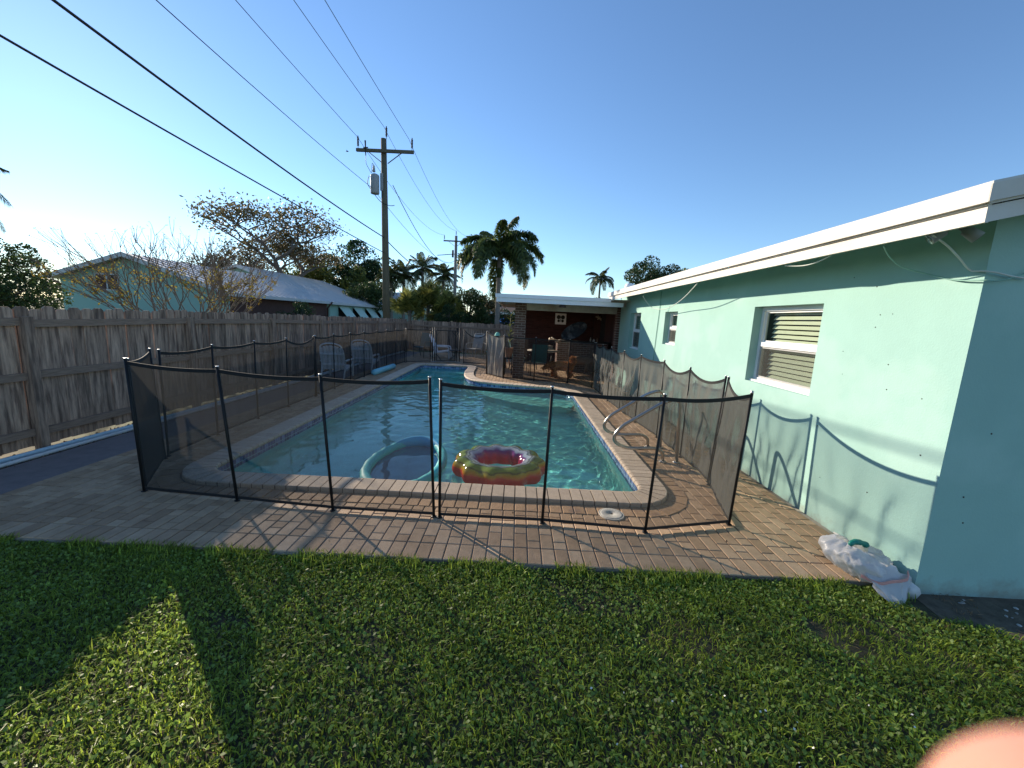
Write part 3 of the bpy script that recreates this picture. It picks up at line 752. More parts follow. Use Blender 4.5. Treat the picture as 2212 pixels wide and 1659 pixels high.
# rake boards at the near gable end
def rake(x0, x1, y0, y1, z, h, nm):
    b = MB(); b.poly_ext([(x0, y0, z), (x1, y0, z + (x1 - x0) * SL), (x1, y0, z + (x1 - x0) * SL + h), (x0, y0, z + h)], (0, y1 - y0, 0)); b.build(nm, m_fascia, house)
rake(EX + 0.021, EX + 8, RY0 + 0.001, RY0 + 0.021, zb + 0.004, 0.085, 'lower_rake')
rake(EX - 0.034, EX + 8, RY0 - 0.032, RY0 - 0.012, zb + 0.096, 0.09, 'upper_rake')
b = MB(); b.poly_ext([(EX - 0.01, RY0 - 0.012, zb + 0.088), (EX + 8, RY0 - 0.012, zb + 0.088 + 8.01 * SL), (EX + 8, RY0 - 0.012, zb + 0.13 + 8.01 * SL), (EX - 0.01, RY0 - 0.012, zb + 0.13)], (0, 0.03, 0)); b.build('rake_filler', m_fascia, house)
# soffit boards following the slope, with exposed rafter boards
b = MB(); b.poly_ext([(EX + 0.02, RY0 + 0.022, zb + 0.06), (HX + 0.35, RY0 + 0.022, zb + 0.06 + 0.81 * SL), (HX + 0.35, RY0 + 0.022, zb + 0.075 + 0.81 * SL), (EX + 0.02, RY0 + 0.022, zb + 0.075)], (0, RY1 - RY0 - 0.03, 0)); b.build('soffit', m_soffit, house)
b = MB(); b.poly_ext([(HX + 0.35, RY0 + 0.022, zb + 0.06 + 0.81 * SL), (EX + 8, RY0 + 0.022, zb + 0.06 + 7.98 * SL), (EX + 8, RY0 + 0.022, zb + 0.075 + 7.98 * SL), (HX + 0.35, RY0 + 0.022, zb + 0.075 + 0.81 * SL)], (0, 0.33, 0)); b.build('gable_soffit', m_soffit, house)
b = MB(); b.poly_ext([(EX - 0.03, RY0 - 0.03, zb + 0.186), (EX + 8, RY0 - 0.03, zb + 0.186 + 8.03 * SL), (EX + 8, RY0 - 0.03, zb + 0.2 + 8.03 * SL), (EX - 0.03, RY0 - 0.03, zb + 0.2)], (0, RY1 - RY0 + 0.03, 0)); b.build('roof', m_roofw, house)
# small holes and chips in the stucco
for k in range(20):
    y = R_.uniform(2.75, 4.1) if k < 15 else R_.uniform(5.3, 7.4); z = R_.uniform(0.3, 2.3)
    b = MB(); r = R_.uniform(0.003, 0.006); b.tube([(HX + 0.001, y, z), (HX - 0.0015, y, z)], r, 7); b.build('stucco_chip', m_jointd, house)
for k in range(9):
    x = R_.uniform(3.0, 3.9); z = R_.uniform(0.3, 2.3); b = MB(); r = 0.006; b.tube([(x, HY0 + 0.001, z), (x, HY0 - 0.0015, z)], r, 7); b.build('stucco_chip', m_jointd, house)
# vent and box on the roof
v = thing('roof_vent', 'small round white turbine vent on the house roof by the porch', 'vent', (3.4, 13.0, 2.5))
b = MB(); b.lathe([(0.09, 2.5), (0.09, 2.80), (0.13, 2.84), (0.15, 2.92), (0.12, 3.0), (0, 3.02)], (3.4, 13.0, 0), 14); b.build('hood', m_whitepl, v)
b = MB(); b.lathe([(0.18, 2.5), (0.16, 2.53), (0.11, 2.56)], (3.4, 13.0, 0), 14); b.build('flashing', m_roofw, v)
v = thing('roof_pipe', 'short grey pipe cap sticking up behind the long white eave', 'pipe', (3.3, 5.9, 2.6))
p = atx(1603, 562, 3.2)
v.location = p; b = MB(); b.lathe([(0.03, -0.25), (0.03, 0.0), (0.05, 0.01), (0.05, 0.04), (0, 0.045)], p, 10); b.build('cap', m_can, v)
# conduit on the wall
b = MB(); q = [atx(1429, 629, HX - 0.012), atx(1425, 668, HX - 0.012), atx(1418, 720, HX - 0.012), (HX - 0.012, 8.66, 0.9), (HX - 0.012, 8.68, 0.0)]; b.tube(q, 0.007, 6); b.build('conduit', m_tcable, house)
# loose cables hanging from the eave
def cable(name, pts, r, m, label, cat='cable'):
    P = [Vector(p) for p in pts]; out = []
    for i in range(len(P) - 1):
        p0, p1, p2, p3 = P[max(i - 1, 0)], P[i], P[i + 1], P[min(i + 2, len(P) - 1)]
        for k in range(6):
            t = k / 6; out.append(0.5 * ((2 * p1) + (p2 - p0) * t + (2 * p0 - 5 * p1 + 4 * p2 - p3) * t * t + (3 * p1 - p0 - 3 * p2 + p3) * t ** 3))
    out.append(P[-1]); b = MB(); b.tube(out, r, 6); o = b.build(name, m); tag(o, label, cat); return o
c6 = lambda a, b_: (1261.8 + a * .248, 548.6 + b_ * .248)
c7 = lambda a, b_: (1663.3 + a * .3307, 356.6 + b_ * .3307)
ex = EX + 0.035
cable('hanging_cable', [atx(*c6(513, 365), ex), atx(*c6(545, 420), ex + .08), atx(*c6(600, 470), ex + .2), atx(*c6(700, 480), ex + .25), atx(*c6(790, 440), ex + .2), atx(*c6(880, 370), ex + .08), atx(*c6(985, 258), ex)], 0.006, m_wcable, 'long white cable sagging from the eave above the two small windows')
cable('hanging_cable', [atx(*c6(1750, 103), ex), atx(*c6(1900, 103), ex + .03), atx(*c6(2030, 70), ex + .03), atx(*c6(2150, 10), ex)], 0.005, m_wcable, 'short pale cable sagging under the eave above the large window')
cable('hanging_cable', [atx(*c7(742, 530), ex), atx(*c7(780, 600), ex + .1), atx(*c7(850, 660), ex + .2), atx(*c7(935, 688), ex + .3), atx(*c7(1060, 720), HX - .03), atx(*c7(1220, 752), HX - .03), atx(*c7(1395, 752), HX - .03), (HX + 0.02, HY0 - 0.04, aty(*c7(1405, 752), HY0 - 0.04).z), aty(*c7(1560, 742), HY0 - 0.03), aty(*c7(1700, 690), HY0 - 0.03), aty(*c7(1900, 560), HY0 - 0.04)], 0.0045, m_tcable, 'thin painted cable drooping round the near corner of the house, the lower of two')
cable('hanging_cable', [atx(*c7(1060, 458), ex), atx(*c7(1150, 520), ex + .12), atx(*c7(1230, 600), ex + .25), atx(*c7(1305, 685), HX - .03), atx(*c7(1390, 692), HX - .03), (HX + 0.02, HY0 - 0.04, aty(*c7(1410, 698), HY0 - 0.04).z), aty(*c7(1560, 722), HY0 - 0.03), aty(*c7(1700, 745), HY0 - 0.03)], 0.0055, m_wcable, 'thicker pale cable from the floodlight running round the near corner of the house')
# twin floodlight under the eave
fl_c = Vector((2.62, 2.62, 2.40)); 
v = thing('security_light', 'twin-headed security light fixed under the eave at the near corner', 'light', fl_c + Vector((0, 0, 0.06)))
b = MB(); b.lathe([(0, 0.075), (0.05, 0.07), (0.05, 0.045), (0.0, 0.04)], fl_c, 14); b.build('base_plate', m_whitepl, v)
for dx, dy in ((-0.10, 0.04), (0.09, -0.06)):
    a = fl_c + Vector((dx * .2, dy * .2, 0.035)); c = fl_c + Vector((dx, dy, -0.035)); d = (c - a).normalized()
    b = MB(); b.tube([a, a + d * .03, a + d * .035, c, c + d * 0.002], 0.03, 12, rr=[0.016, 0.018, 0.031, 0.037, 0.03]); h = b.build('lamp_head', m_can, v)
    b = MB(); b.tube([c + d * .0025, c + d * .004], 0.031, 12); b.build('lens', m_glass, h)
# downspout stub / covered pipe lying at the foot of the wall
b = MB(); b.tube([(2.84, 2.60, 0.0), (2.87, 2.9, 0.02), (2.895, 3.15, 0.02), (2.905, 3.4, 0.01)], 0.02, 8, rr=[0.055, 0.05, 0.02, 0.008])
tag(b.build('wall_base_pipe', m_trim), 'broken pale drain pipe lying along the foot of the turquoise wall', 'pipe')

# ================= PORCH =================
porch = thing('covered_porch', 'open brick porch with flat white-edged roof attached to the far end of the turquoise house', 'porch', (1.2, 12.0, 0))
FY = 10.9; Z0f, Z1f = 2.19, 2.395
def pf(x): return 0.012 * (1.0 - 0.3 * x)
b = MB(); b.bx(-0.62, 2.74, FY, FY + 0.03, 2.19, 2.30); b.build('fascia_board', m_whitepl, porch)
b = MB(); b.bx(-0.65, 2.40, FY - 0.03, FY - 0.002, 2.303, 2.40); b.build('upper_fascia_board', m_whitepl, porch)
b = MB(); b.bx(-0.62, -0.59, FY + 0.031, 17.5, 2.19, 2.38); b.build('side_fascia_board', m_whitepl, porch)
b = MB(); b.bx(-0.60, 6.5, FY + 0.031, 17.5, 2.36, 2.385); b.build('roof_deck', m_roofw, porch)
b = MB(); b.bx(-0.58, 6.5, FY + 0.04, 17.45, 2.335, 2.357); b.build('ceiling', m_beam, porch)
for k in range(9):
    y = FY + 0.4 + k * 0.8
    b = MB(); b.bx(-0.585, 6.4, y, y + 0.045, 2.225, 2.334); b.build('ceiling_joist', m_beam, porch)
b = MB(); b.bx(0.215, 2.86, 12.05, 12.25, 2.03, 2.224); b.build('beam', m_beam, porch)
def brick_wall(name, x0, x1, y0, y1, z0, z1, face, parent, mj, ind=True, m_brick=m_brick, cap=300, bw=0.20, bh=0.06, g=0.012, depth=0.012):
    """real bricks laid in running bond on a mortar core; face lists which sides carry them"""
    b = MB(); b.bx(x0 + depth, x1 - depth, y0 + depth, y1 - depth, z0, z1); core = b.build(name, mj, parent)
    st = MB(); cnt = 0; row = 0; z = z0
    while z < z1 - 0.02:
        h = min(bh, z1 - z)
        for f in face:
            L0, L1 = (x0, x1) if f in 'ns' else (y0, y1)
            u = L0 - (bw + g) * (0.5 if row % 2 else 0)
            while u < L1 - 0.01:
                a, c = max(u, L0), min(u + bw, L1)
                if c - a > 0.02:
                    t = R_.random(); dd = depth + R_.uniform(-0.002, 0.002)
                    if f == 's': bb = (a, c, y0 + depth - dd, y0 + depth)
                    elif f == 'n': bb = (a, c, y1 - depth, y1 - depth + dd)
                    elif f == 'w': bb = (x0 + depth - dd, x0 + depth, a, c)
                    else: bb = (x1 - depth, x1 - depth + dd, a, c)
                    if ind and cnt < cap:
                        q = MB(); q.bx(*bb, z, z + h, t); q.build('brick', m_brick, core); cnt += 1
                    else: st.bx(*bb, z, z + h, t)
                u += bw + g
        z += bh + g; row += 1
    if st.v: st.build('bricks', m_brick, core, kind='stuff')
    return core
brick_wall('column', -0.12, 0.21, 12.05, 12.38, 0.0, 2.224, 'swe', porch, m_joint)
brick_wall('pier', 2.87, 3.25, 12.0, 12.3, 0.0, 2.224, 'sw', porch, m_joint)
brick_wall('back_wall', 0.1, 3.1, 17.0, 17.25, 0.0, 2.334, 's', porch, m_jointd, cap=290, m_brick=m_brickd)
b = MB()
for k in range(22):
    x = 3.12 + k * 0.15; bb = MB(); bb.bx(x, x + 0.14, 17.0, 17.03, 0, 2.334, R_.random()); bb.build('siding_board', m_redwood, porch)
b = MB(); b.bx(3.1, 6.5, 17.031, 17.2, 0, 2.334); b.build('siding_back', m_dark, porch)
# the house side of the porch: red boards and a sliding door frame
for k in range(17):
    y = 12.31 + k * 0.15; bb = MB(); bb.bx(3.35, 3.38, y + 1.0, y + 1.14, 0, 2.334, R_.random()); bb.build('siding_board', m_redwood, porch)
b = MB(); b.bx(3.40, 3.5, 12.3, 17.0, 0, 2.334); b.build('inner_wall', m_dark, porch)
d = MB(); d.bx(3.30, 3.36, 12.31, 12.40, 0, 2.1); d.bx(3.30, 3.36, 13.16, 13.25, 0, 2.1); d.bx(3.30, 3.36, 12.401, 13.159, 2.02, 2.1); door = d.build('sliding_door', m_white, porch)
d = MB(); d.add([(3.33, 12.4, 0.05), (3.33, 13.16, 0.05), (3.33, 13.16, 2.02), (3.33, 12.4, 2.02)], [(3, 2, 1, 0)]); d.build('pane', m_glass, door)
b = MB(); b.lathe([(0, 0), (0.10, 0), (0.09, 0.05), (0.04, 0.07), (0, 0.07)], (1.15, FY + 0.10, 2.12), 12); b.build('ceiling_lamp', m_jointd, porch)
# ================= BLACK MESH POOL FENCE =================
def strip(mb, P, hw, th=0.004):                                    # webbing strip, follows a polyline, hangs vertically
    vs = []; fs = []
    for i, p in enumerate(P):
        t = P[min(i + 1, len(P) - 1)] - P[max(i - 1, 0)]; t.z = 0; t.normalize(); nn = Vector((t.y, -t.x, 0)) * th
        vs += [p + nn + Vector((0, 0, hw)), p + nn - Vector((0, 0, hw)), p - nn - Vector((0, 0, hw)), p - nn + Vector((0, 0, hw))]
    for i in range(len(P) - 1):
        for k in range(4): fs.append((4 * i + k, 4 * i + (k + 1) % 4, 4 * i + 4 + (k + 1) % 4, 4 * i + 4 + k))
    fs += [(0, 1, 2, 3), tuple(4 * (len(P) - 1) + k for k in (3, 2, 1, 0))]
    mb.add(vs, fs)
def panel(parent, a, c, ta, tc, sag=0.012, wr=0.004, ztop=1.195, z0=0.035, seed=0.0, mm=None):
    """a,c: feet; ta,tc: tops"""
    nx_, nz_ = 26, 18; A, C, TA, TC = Vector((*a, 0)), Vector((*c, 0)), Vector(ta), Vector(tc)
    al = (C - A).normalized(); nn = Vector((al.y, -al.x, 0)); vs = []; fs = []
    hA, hC = TA.z, TC.z
    def P(u, w):
        lo = A.lerp(C, u); hi = TA.lerp(TC, u)
        s = 4 * u * (1 - u) * sag
        z = z0 + (hi.z - 0.035 - z0) * w - s * w
        p = lo.lerp(hi, z / hi.z); p = Vector((p.x, p.y, z))
        e = math.sin(math.pi * u) ** 0.5 if 0 < u < 1 else 0
        fd = abs(((u - .5) * (2.4 - 1.5 * w) * 3 + seed) % 1 - .5) - .25
        q = fd * (1.6 if wr > .012 else 0) + math.sin(u * 9 + w * 14 * (u - 0.5) + seed) * 0.35 + math.sin(u * 23 + 5 * w + seed * 2) * 0.3 + noise.noise(Vector((u * 3 + seed, w * 3, seed))) * 1.6 + (abs(noise.noise(Vector(((u - .5) * 9 * (1.15 - w) + seed, w * 2.2, seed + 4)))) - .25) * 2.2
        return p + nn * (q * wr * e * math.sin(math.pi * (.12 + .80 * w)) ** 1.3 * (1 if w < .999 else 0))
    for i in range(nx_ + 1):
        for j in range(nz_ + 1): vs.append(P(i / nx_, j / nz_))
    for i in range(nx_):
        for j in range(nz_):
            k = i * (nz_ + 1) + j; fs.append((k, k + nz_ + 1, k + nz_ + 2, k + 1))
    b = MB(); b.add(vs, fs, 0.5, 0, True); b.build('mesh_panel', mm or m_mesh, parent)
    for w, nm in ((1.0, 'top_binding'), (0.0, 'bottom_binding')):
        b = MB(); strip(b, [P(i / 12, w) for i in range(13)], 0.016 if w else 0.012); b.build(nm, m_binding, parent)
def post(parent, foot, top, cap=True):
    b = MB(); F_ = Vector((*foot, 0.0)); b.tube([F_, top], 0.0125, 8); p = b.build('post', m_black, parent)
    d = (Vector(top) - F_).normalized(); t = Vector(top)
    b = MB(); b.tube([t - d * .002, t + d * .008], 0.0145, 8); b.build('cap', m_silver if cap else m_black, p)
    b = MB(); b.lathe([(0.014, 0.001), (0.026, 0.001), (0.026, 0.006), (0.014, 0.008)], (foot[0], foot[1], 0.003), 10); b.build('deck_sleeve', m_black, p)
def section(label, feet, tops=None, sag=0.012, wr=0.003, bright=True, group=None, seeds=0, mm=None):
    f = thing('mesh_pool_fence', label, 'pool fence', (feet[0][0], feet[0][1], 0))
    T = []
    for i, q in enumerate(feet):
        o = (tops or {}).get(i, (0, 0, 1.235)); T.append(Vector((q[0] + o[0], q[1] + o[1], o[2])))
    for i, q in enumerate(feet): post(f, q, T[i], bright)
    for i in range(len(feet) - 1):
        s = sag[i] if isinstance(sag, (list, tuple)) else sag; w = wr[i] if isinstance(wr, (list, tuple)) else wr
        panel(f, feet[i], feet[i + 1], T[i], T[i + 1], s, w, seed=seeds + i * 1.7, mm=mm)
    return f
section('black mesh fence section in front of the pool, left of the middle gap', [(-3.43, 3.52), (-2.49, 3.43), (-1.57, 3.34), (-0.665, 3.32)], {0: (-.05, 0, 1.25), 1: (-.10, 0, 1.23), 2: (-.08, 0, 1.22), 3: (-.055, 0, 1.245)}, sag=0.022, wr=0.002)
section('black mesh fence section in front of the pool, right of the middle gap', [(-0.615, 3.315), (0.29, 3.31), (1.17, 3.24), (2.0, 3.46)], {0: (-.01, 0, 1.23), 1: (.015, 0, 1.215), 2: (.045, 0, 1.21), 3: (.04, 0, 1.235)}, sag=[.02, .02, .03], wr=0.002)
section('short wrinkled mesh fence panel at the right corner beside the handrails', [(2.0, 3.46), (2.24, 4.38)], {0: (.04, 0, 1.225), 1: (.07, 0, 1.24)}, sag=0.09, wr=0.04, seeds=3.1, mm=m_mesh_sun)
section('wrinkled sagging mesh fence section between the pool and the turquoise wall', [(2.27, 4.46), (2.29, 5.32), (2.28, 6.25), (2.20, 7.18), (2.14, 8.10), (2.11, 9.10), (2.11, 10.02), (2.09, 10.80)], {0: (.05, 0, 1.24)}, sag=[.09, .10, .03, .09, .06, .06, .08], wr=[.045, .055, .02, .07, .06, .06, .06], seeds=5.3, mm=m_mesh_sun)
section('black mesh fence section between the pool and the brick porch', [(2.06, 10.84), (1.48, 11.53), (0.52, 11.62), (-0.38, 11.84)], {1: (0, 0, 1.25), 2: (0, 0, 1.26), 3: (0, 0, 1.27)}, sag=0.02, wr=0.003, seeds=2.2)
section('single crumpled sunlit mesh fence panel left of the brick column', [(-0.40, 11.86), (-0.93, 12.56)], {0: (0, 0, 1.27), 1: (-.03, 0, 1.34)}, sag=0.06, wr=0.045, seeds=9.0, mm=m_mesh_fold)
section('mesh fence section running away behind the far right curve of the pool', [(-0.95, 12.62), (-1.0, 13.5), (-1.07, 14.4), (-1.10, 15.0), (-2.03, 15.24)], {0: (-.03, 0, 1.34), 4: (0, 0, 1.30)}, sag=[.03, .03, .03, .24], wr=[.004, .004, .004, .02], seeds=1.0)
section('black mesh fence panel at the far end left of the gate', [(-3.27, 15.13), (-4.05, 14.66)], None, sag=0.01)
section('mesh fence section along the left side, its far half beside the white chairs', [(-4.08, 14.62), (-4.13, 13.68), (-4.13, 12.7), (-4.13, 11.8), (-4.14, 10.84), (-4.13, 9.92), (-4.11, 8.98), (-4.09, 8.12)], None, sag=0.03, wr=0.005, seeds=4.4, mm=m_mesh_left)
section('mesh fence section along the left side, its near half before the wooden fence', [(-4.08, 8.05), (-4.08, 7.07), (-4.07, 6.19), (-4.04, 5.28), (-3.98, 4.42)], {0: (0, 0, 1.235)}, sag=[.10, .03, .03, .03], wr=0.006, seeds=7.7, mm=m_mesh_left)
section('short mesh fence panel turning the near left corner of the pool', [(-3.95, 4.34), (-3.46, 3.57)], {0: (-.06, 0, 1.25), 1: (-.05, 0, 1.24)}, sag=0.03, wr=0.008, seeds=6.6)
# gate
g = thing('pool_gate', 'black framed mesh gate in the far pool fence, standing between double posts', 'gate', (-3.1, 15.22, 0))
GA, GB = Vector((-3.10, 15.24, 0)), Vector((-2.34, 15.42, 0)); dG = (GB - GA).normalized()
def gp(u, z): p = GA.lerp(GB, u); return Vector((p.x, p.y, z))
b = MB()
for (u0, z0, u1, z1) in ((0.04, .06, .04, 1.2), (.96, .06, .96, 1.2), (.04, 1.2, .96, 1.2), (.04, .06, .96, .06)): b.bar(gp(u0, z0), gp(u1, z1), 0.028)
b.build('frame', m_black, g)
for (u0, z0, u1, z1) in ((.04, .30, .30, .06), (.96, .30, .70, .06), (.04, 1.0, .24, 1.2), (.96, 1.0, .76, 1.2)):
    b = MB(); b.bar(gp(u0, z0), gp(u1, z1), 0.02); b.build('brace', m_black, g)
b = MB(); b.add([gp(.05, .07), gp(.95, .07), gp(.95, 1.19), gp(.05, 1.19)], [(0, 1, 2, 3)]); b.build('mesh_panel', m_mesh, g)
for u in (-0.14, -0.03, 1.04, 1.16):
    b = MB(); b.tube([gp(u, 0), gp(u, 1.30)], 0.018, 8); b.build('post', m_black, g)
b = MB(); b.box(gp(1.04, 1.24), (0.05, 0.05, 0.14)); b.build('latch', m_black, g)
for u in (-0.09, 1.10):
    b = MB(); b.box(gp(u, 0.012), (0.16, 0.22, 0.02)); b.build('footing', m_conc, g)
b = MB(); b.bar(gp(-.16, .02), gp(1.2, .02), 0.10, 0.02); b.build('threshold', m_conc, g)
# ================= WOODEN FENCES =================
def picket_mesh(w, h, key):
    b = MB(); e = 0.03; t = 0.018
    P = [(-w / 2, 0), (w / 2, 0), (w / 2, h - e), (w / 2 - e, h), (-w / 2 + e, h), (-w / 2, h - e)]
    b.poly_ext([(x, 0, z) for x, z in P], (0, t, 0), tint=(key * .29 + .07) % 1); return b.mesh('picket', m_wood)
PK = [picket_mesh(0.138, 1.60 + 0.012 * (k % 3), k) for k in range(12)]
fence = thing('wooden_fence', 'tall weathered grey picket privacy fence along the left side of the deck', 'fence', (-5.6, 8, 0))
y = -1.0; zt = lambda y: 0.0 if y < 8 else -0.012 * (y - 8)
while y < 20.5:
    place('picket', PK[R_.randrange(12)], (-5.60, y, 0.022 + zt(y) + R_.uniform(-.012, .012)), fence, rot=(R_.uniform(-.006, .006), R_.uniform(-.008, .008), rad(90) + R_.uniform(-.03, .03))); y += 0.1415
rails = (0.20, 0.86, 1.46)
PY = [-0.1, 2.2, 4.5, 6.8, 9.1, 11.4, 13.7, 16.0, 18.3, 20.4]
for i, py in enumerate(PY):
    b = MB(); b.bx(-5.59, -5.50, py - .045, py + .045, -0.06, 1.53 + zt(py)); b.build('post', m_wood, fence)
    if i:
        for z in rails:
            b = MB(); s = R_.uniform(-.012, .012); a, c = PY[i - 1] + .047, py - .047
            b.bar((-5.57, a, z + s + zt(a)), (-5.57, c, z - s + zt(c)), 0.038, 0.085); b.build('rail', m_rail, fence)
ff = thing('back_wooden_fence', 'weathered picket fence closing the far end of the yard behind the deck', 'fence', (0, 20.6, 0))
x = -5.5
while x < 8:
    place('picket', PK[R_.randrange(12)], (x, 20.62, -0.16 + R_.uniform(-.012, .012)), ff, rz=R_.uniform(-.03, .03)); x += 0.1415
for z in (0.1, 1.2):
    b = MB(); b.bar((-5.5, 20.59, z), (8, 20.59, z), 0.04, 0.085); b.build('rail', m_rail, ff)
for x in np.arange(-5.3, 8, 2.3):
    b = MB(); b.bx(x - .045, x + .045, 20.51, 20.565, -0.06, 1.3); b.build('post', m_wood, ff)
# pipes lying beside the fence
b = MB(); b.tube([(-5.46, 1.0, 0.0), (-5.44, 4.0, 0.005), (-5.40, 6, 0.0), (-5.40, 19, 0.0)], 0.03, 10); tag(b.build('ground_pipe', m_pvcb), 'pale blue pipe lying on the ground nearest the wooden fence', 'pipe')
b = MB(); b.tube([(-5.33, 1.0, 0.0), (-5.31, 4.0, 0.0), (-5.29, 6, 0.0), (-5.31, 19, 0.0)], 0.024, 10); tag(b.build('ground_pipe', m_pvc), 'off-white pipe lying on the ground along the edge of the concrete strip', 'pipe')
# ================= ON AND ROUND THE POOL =================
def crom(P, n=8, closed=False):
    P = [Vector(p) for p in P]; N = len(P); out = []
    for i in range(N if closed else N - 1):
        p0 = P[(i - 1) % N] if closed else P[max(i - 1, 0)]; p1 = P[i]; p2 = P[(i + 1) % N]; p3 = P[(i + 2) % N] if closed else P[min(i + 2, N - 1)]
        for k in range(n):
            t = k / n; out.append(0.5 * ((2 * p1) + (p2 - p0) * t + (2 * p0 - 5 * p1 + 4 * p2 - p3) * t * t + (3 * p1 - p0 - 3 * p2 + p3) * t ** 3))
    if not closed: out.append(P[-1])
    return out
def fillet(P, r, n=6):
    P = [Vector(p) for p in P]; out = [P[0]]
    for i in range(1, len(P) - 1):
        a = (P[i - 1] - P[i]); c = (P[i + 1] - P[i]); q = min(r, a.length * .49, c.length * .49)
        a, c = P[i] + a.normalized() * q, P[i] + c.normalized() * q
        for k in range(n + 1):
            t = k / n; out.append((1 - t) ** 2 * a + 2 * t * (1 - t) * P[i] + t * t * c)
    out.append(P[-1]); return out
for (yy, lab) in ((5.08, 'nearer of the two looped steel handrails at the right edge of the pool'), (5.70, 'farther of the two looped steel handrails at the right edge of the pool')):
    h = thing('pool_handrail', lab, 'handrail', (2.14, yy, 0), group=None)
    pts = fillet([(2.145, yy, 0.0), (2.10, yy, 0.86), (1.90, yy, 0.80), (1.37, yy, 0.44), (1.28, yy, 0.27), (1.45, yy, 0.165), (1.86, yy, 0.185), (1.955, yy, 0.14), (1.965, yy, 0.0)], 0.14, 8)
    b = MB(); b.tube(pts, 0.023, 12); b.build('rail', m_chrome, h)
    for x in (2.145, 1.965):
        b = MB(); b.lathe([(0.02, 0.0), (0.05, 0.0), (0.048, 0.012), (0.025, 0.02)], (x, yy, 0.005), 16); b.build('escutcheon', m_chrome, h)
# skimmer lid
s = thing('skimmer_lid', 'round white plastic skimmer lid set in the bricks in front of the pool', 'lid', (0.95, 3.54, 0))
b = MB(); b.lathe([(0.118, -0.01), (0.118, 0.008), (0.108, 0.010), (0.106, 0.006)], (0.95, 3.54, 0), 32); b.build('ring', m_skim, s)
b = MB(); b.lathe([(0.104, 0.004), (0.104, 0.0105), (0.09, 0.012), (0.02, 0.012), (0.018, 0.006), (0, 0.006)], (0.95, 3.54, 0), 32); d_ = b.build('cover', m_skim, s)
b = MB(); b.tube([(0.95, 3.54, 0.0065), (0.95, 3.54, 0.008)], 0.009, 10); b.build('finger_hole', m_nose, d_)
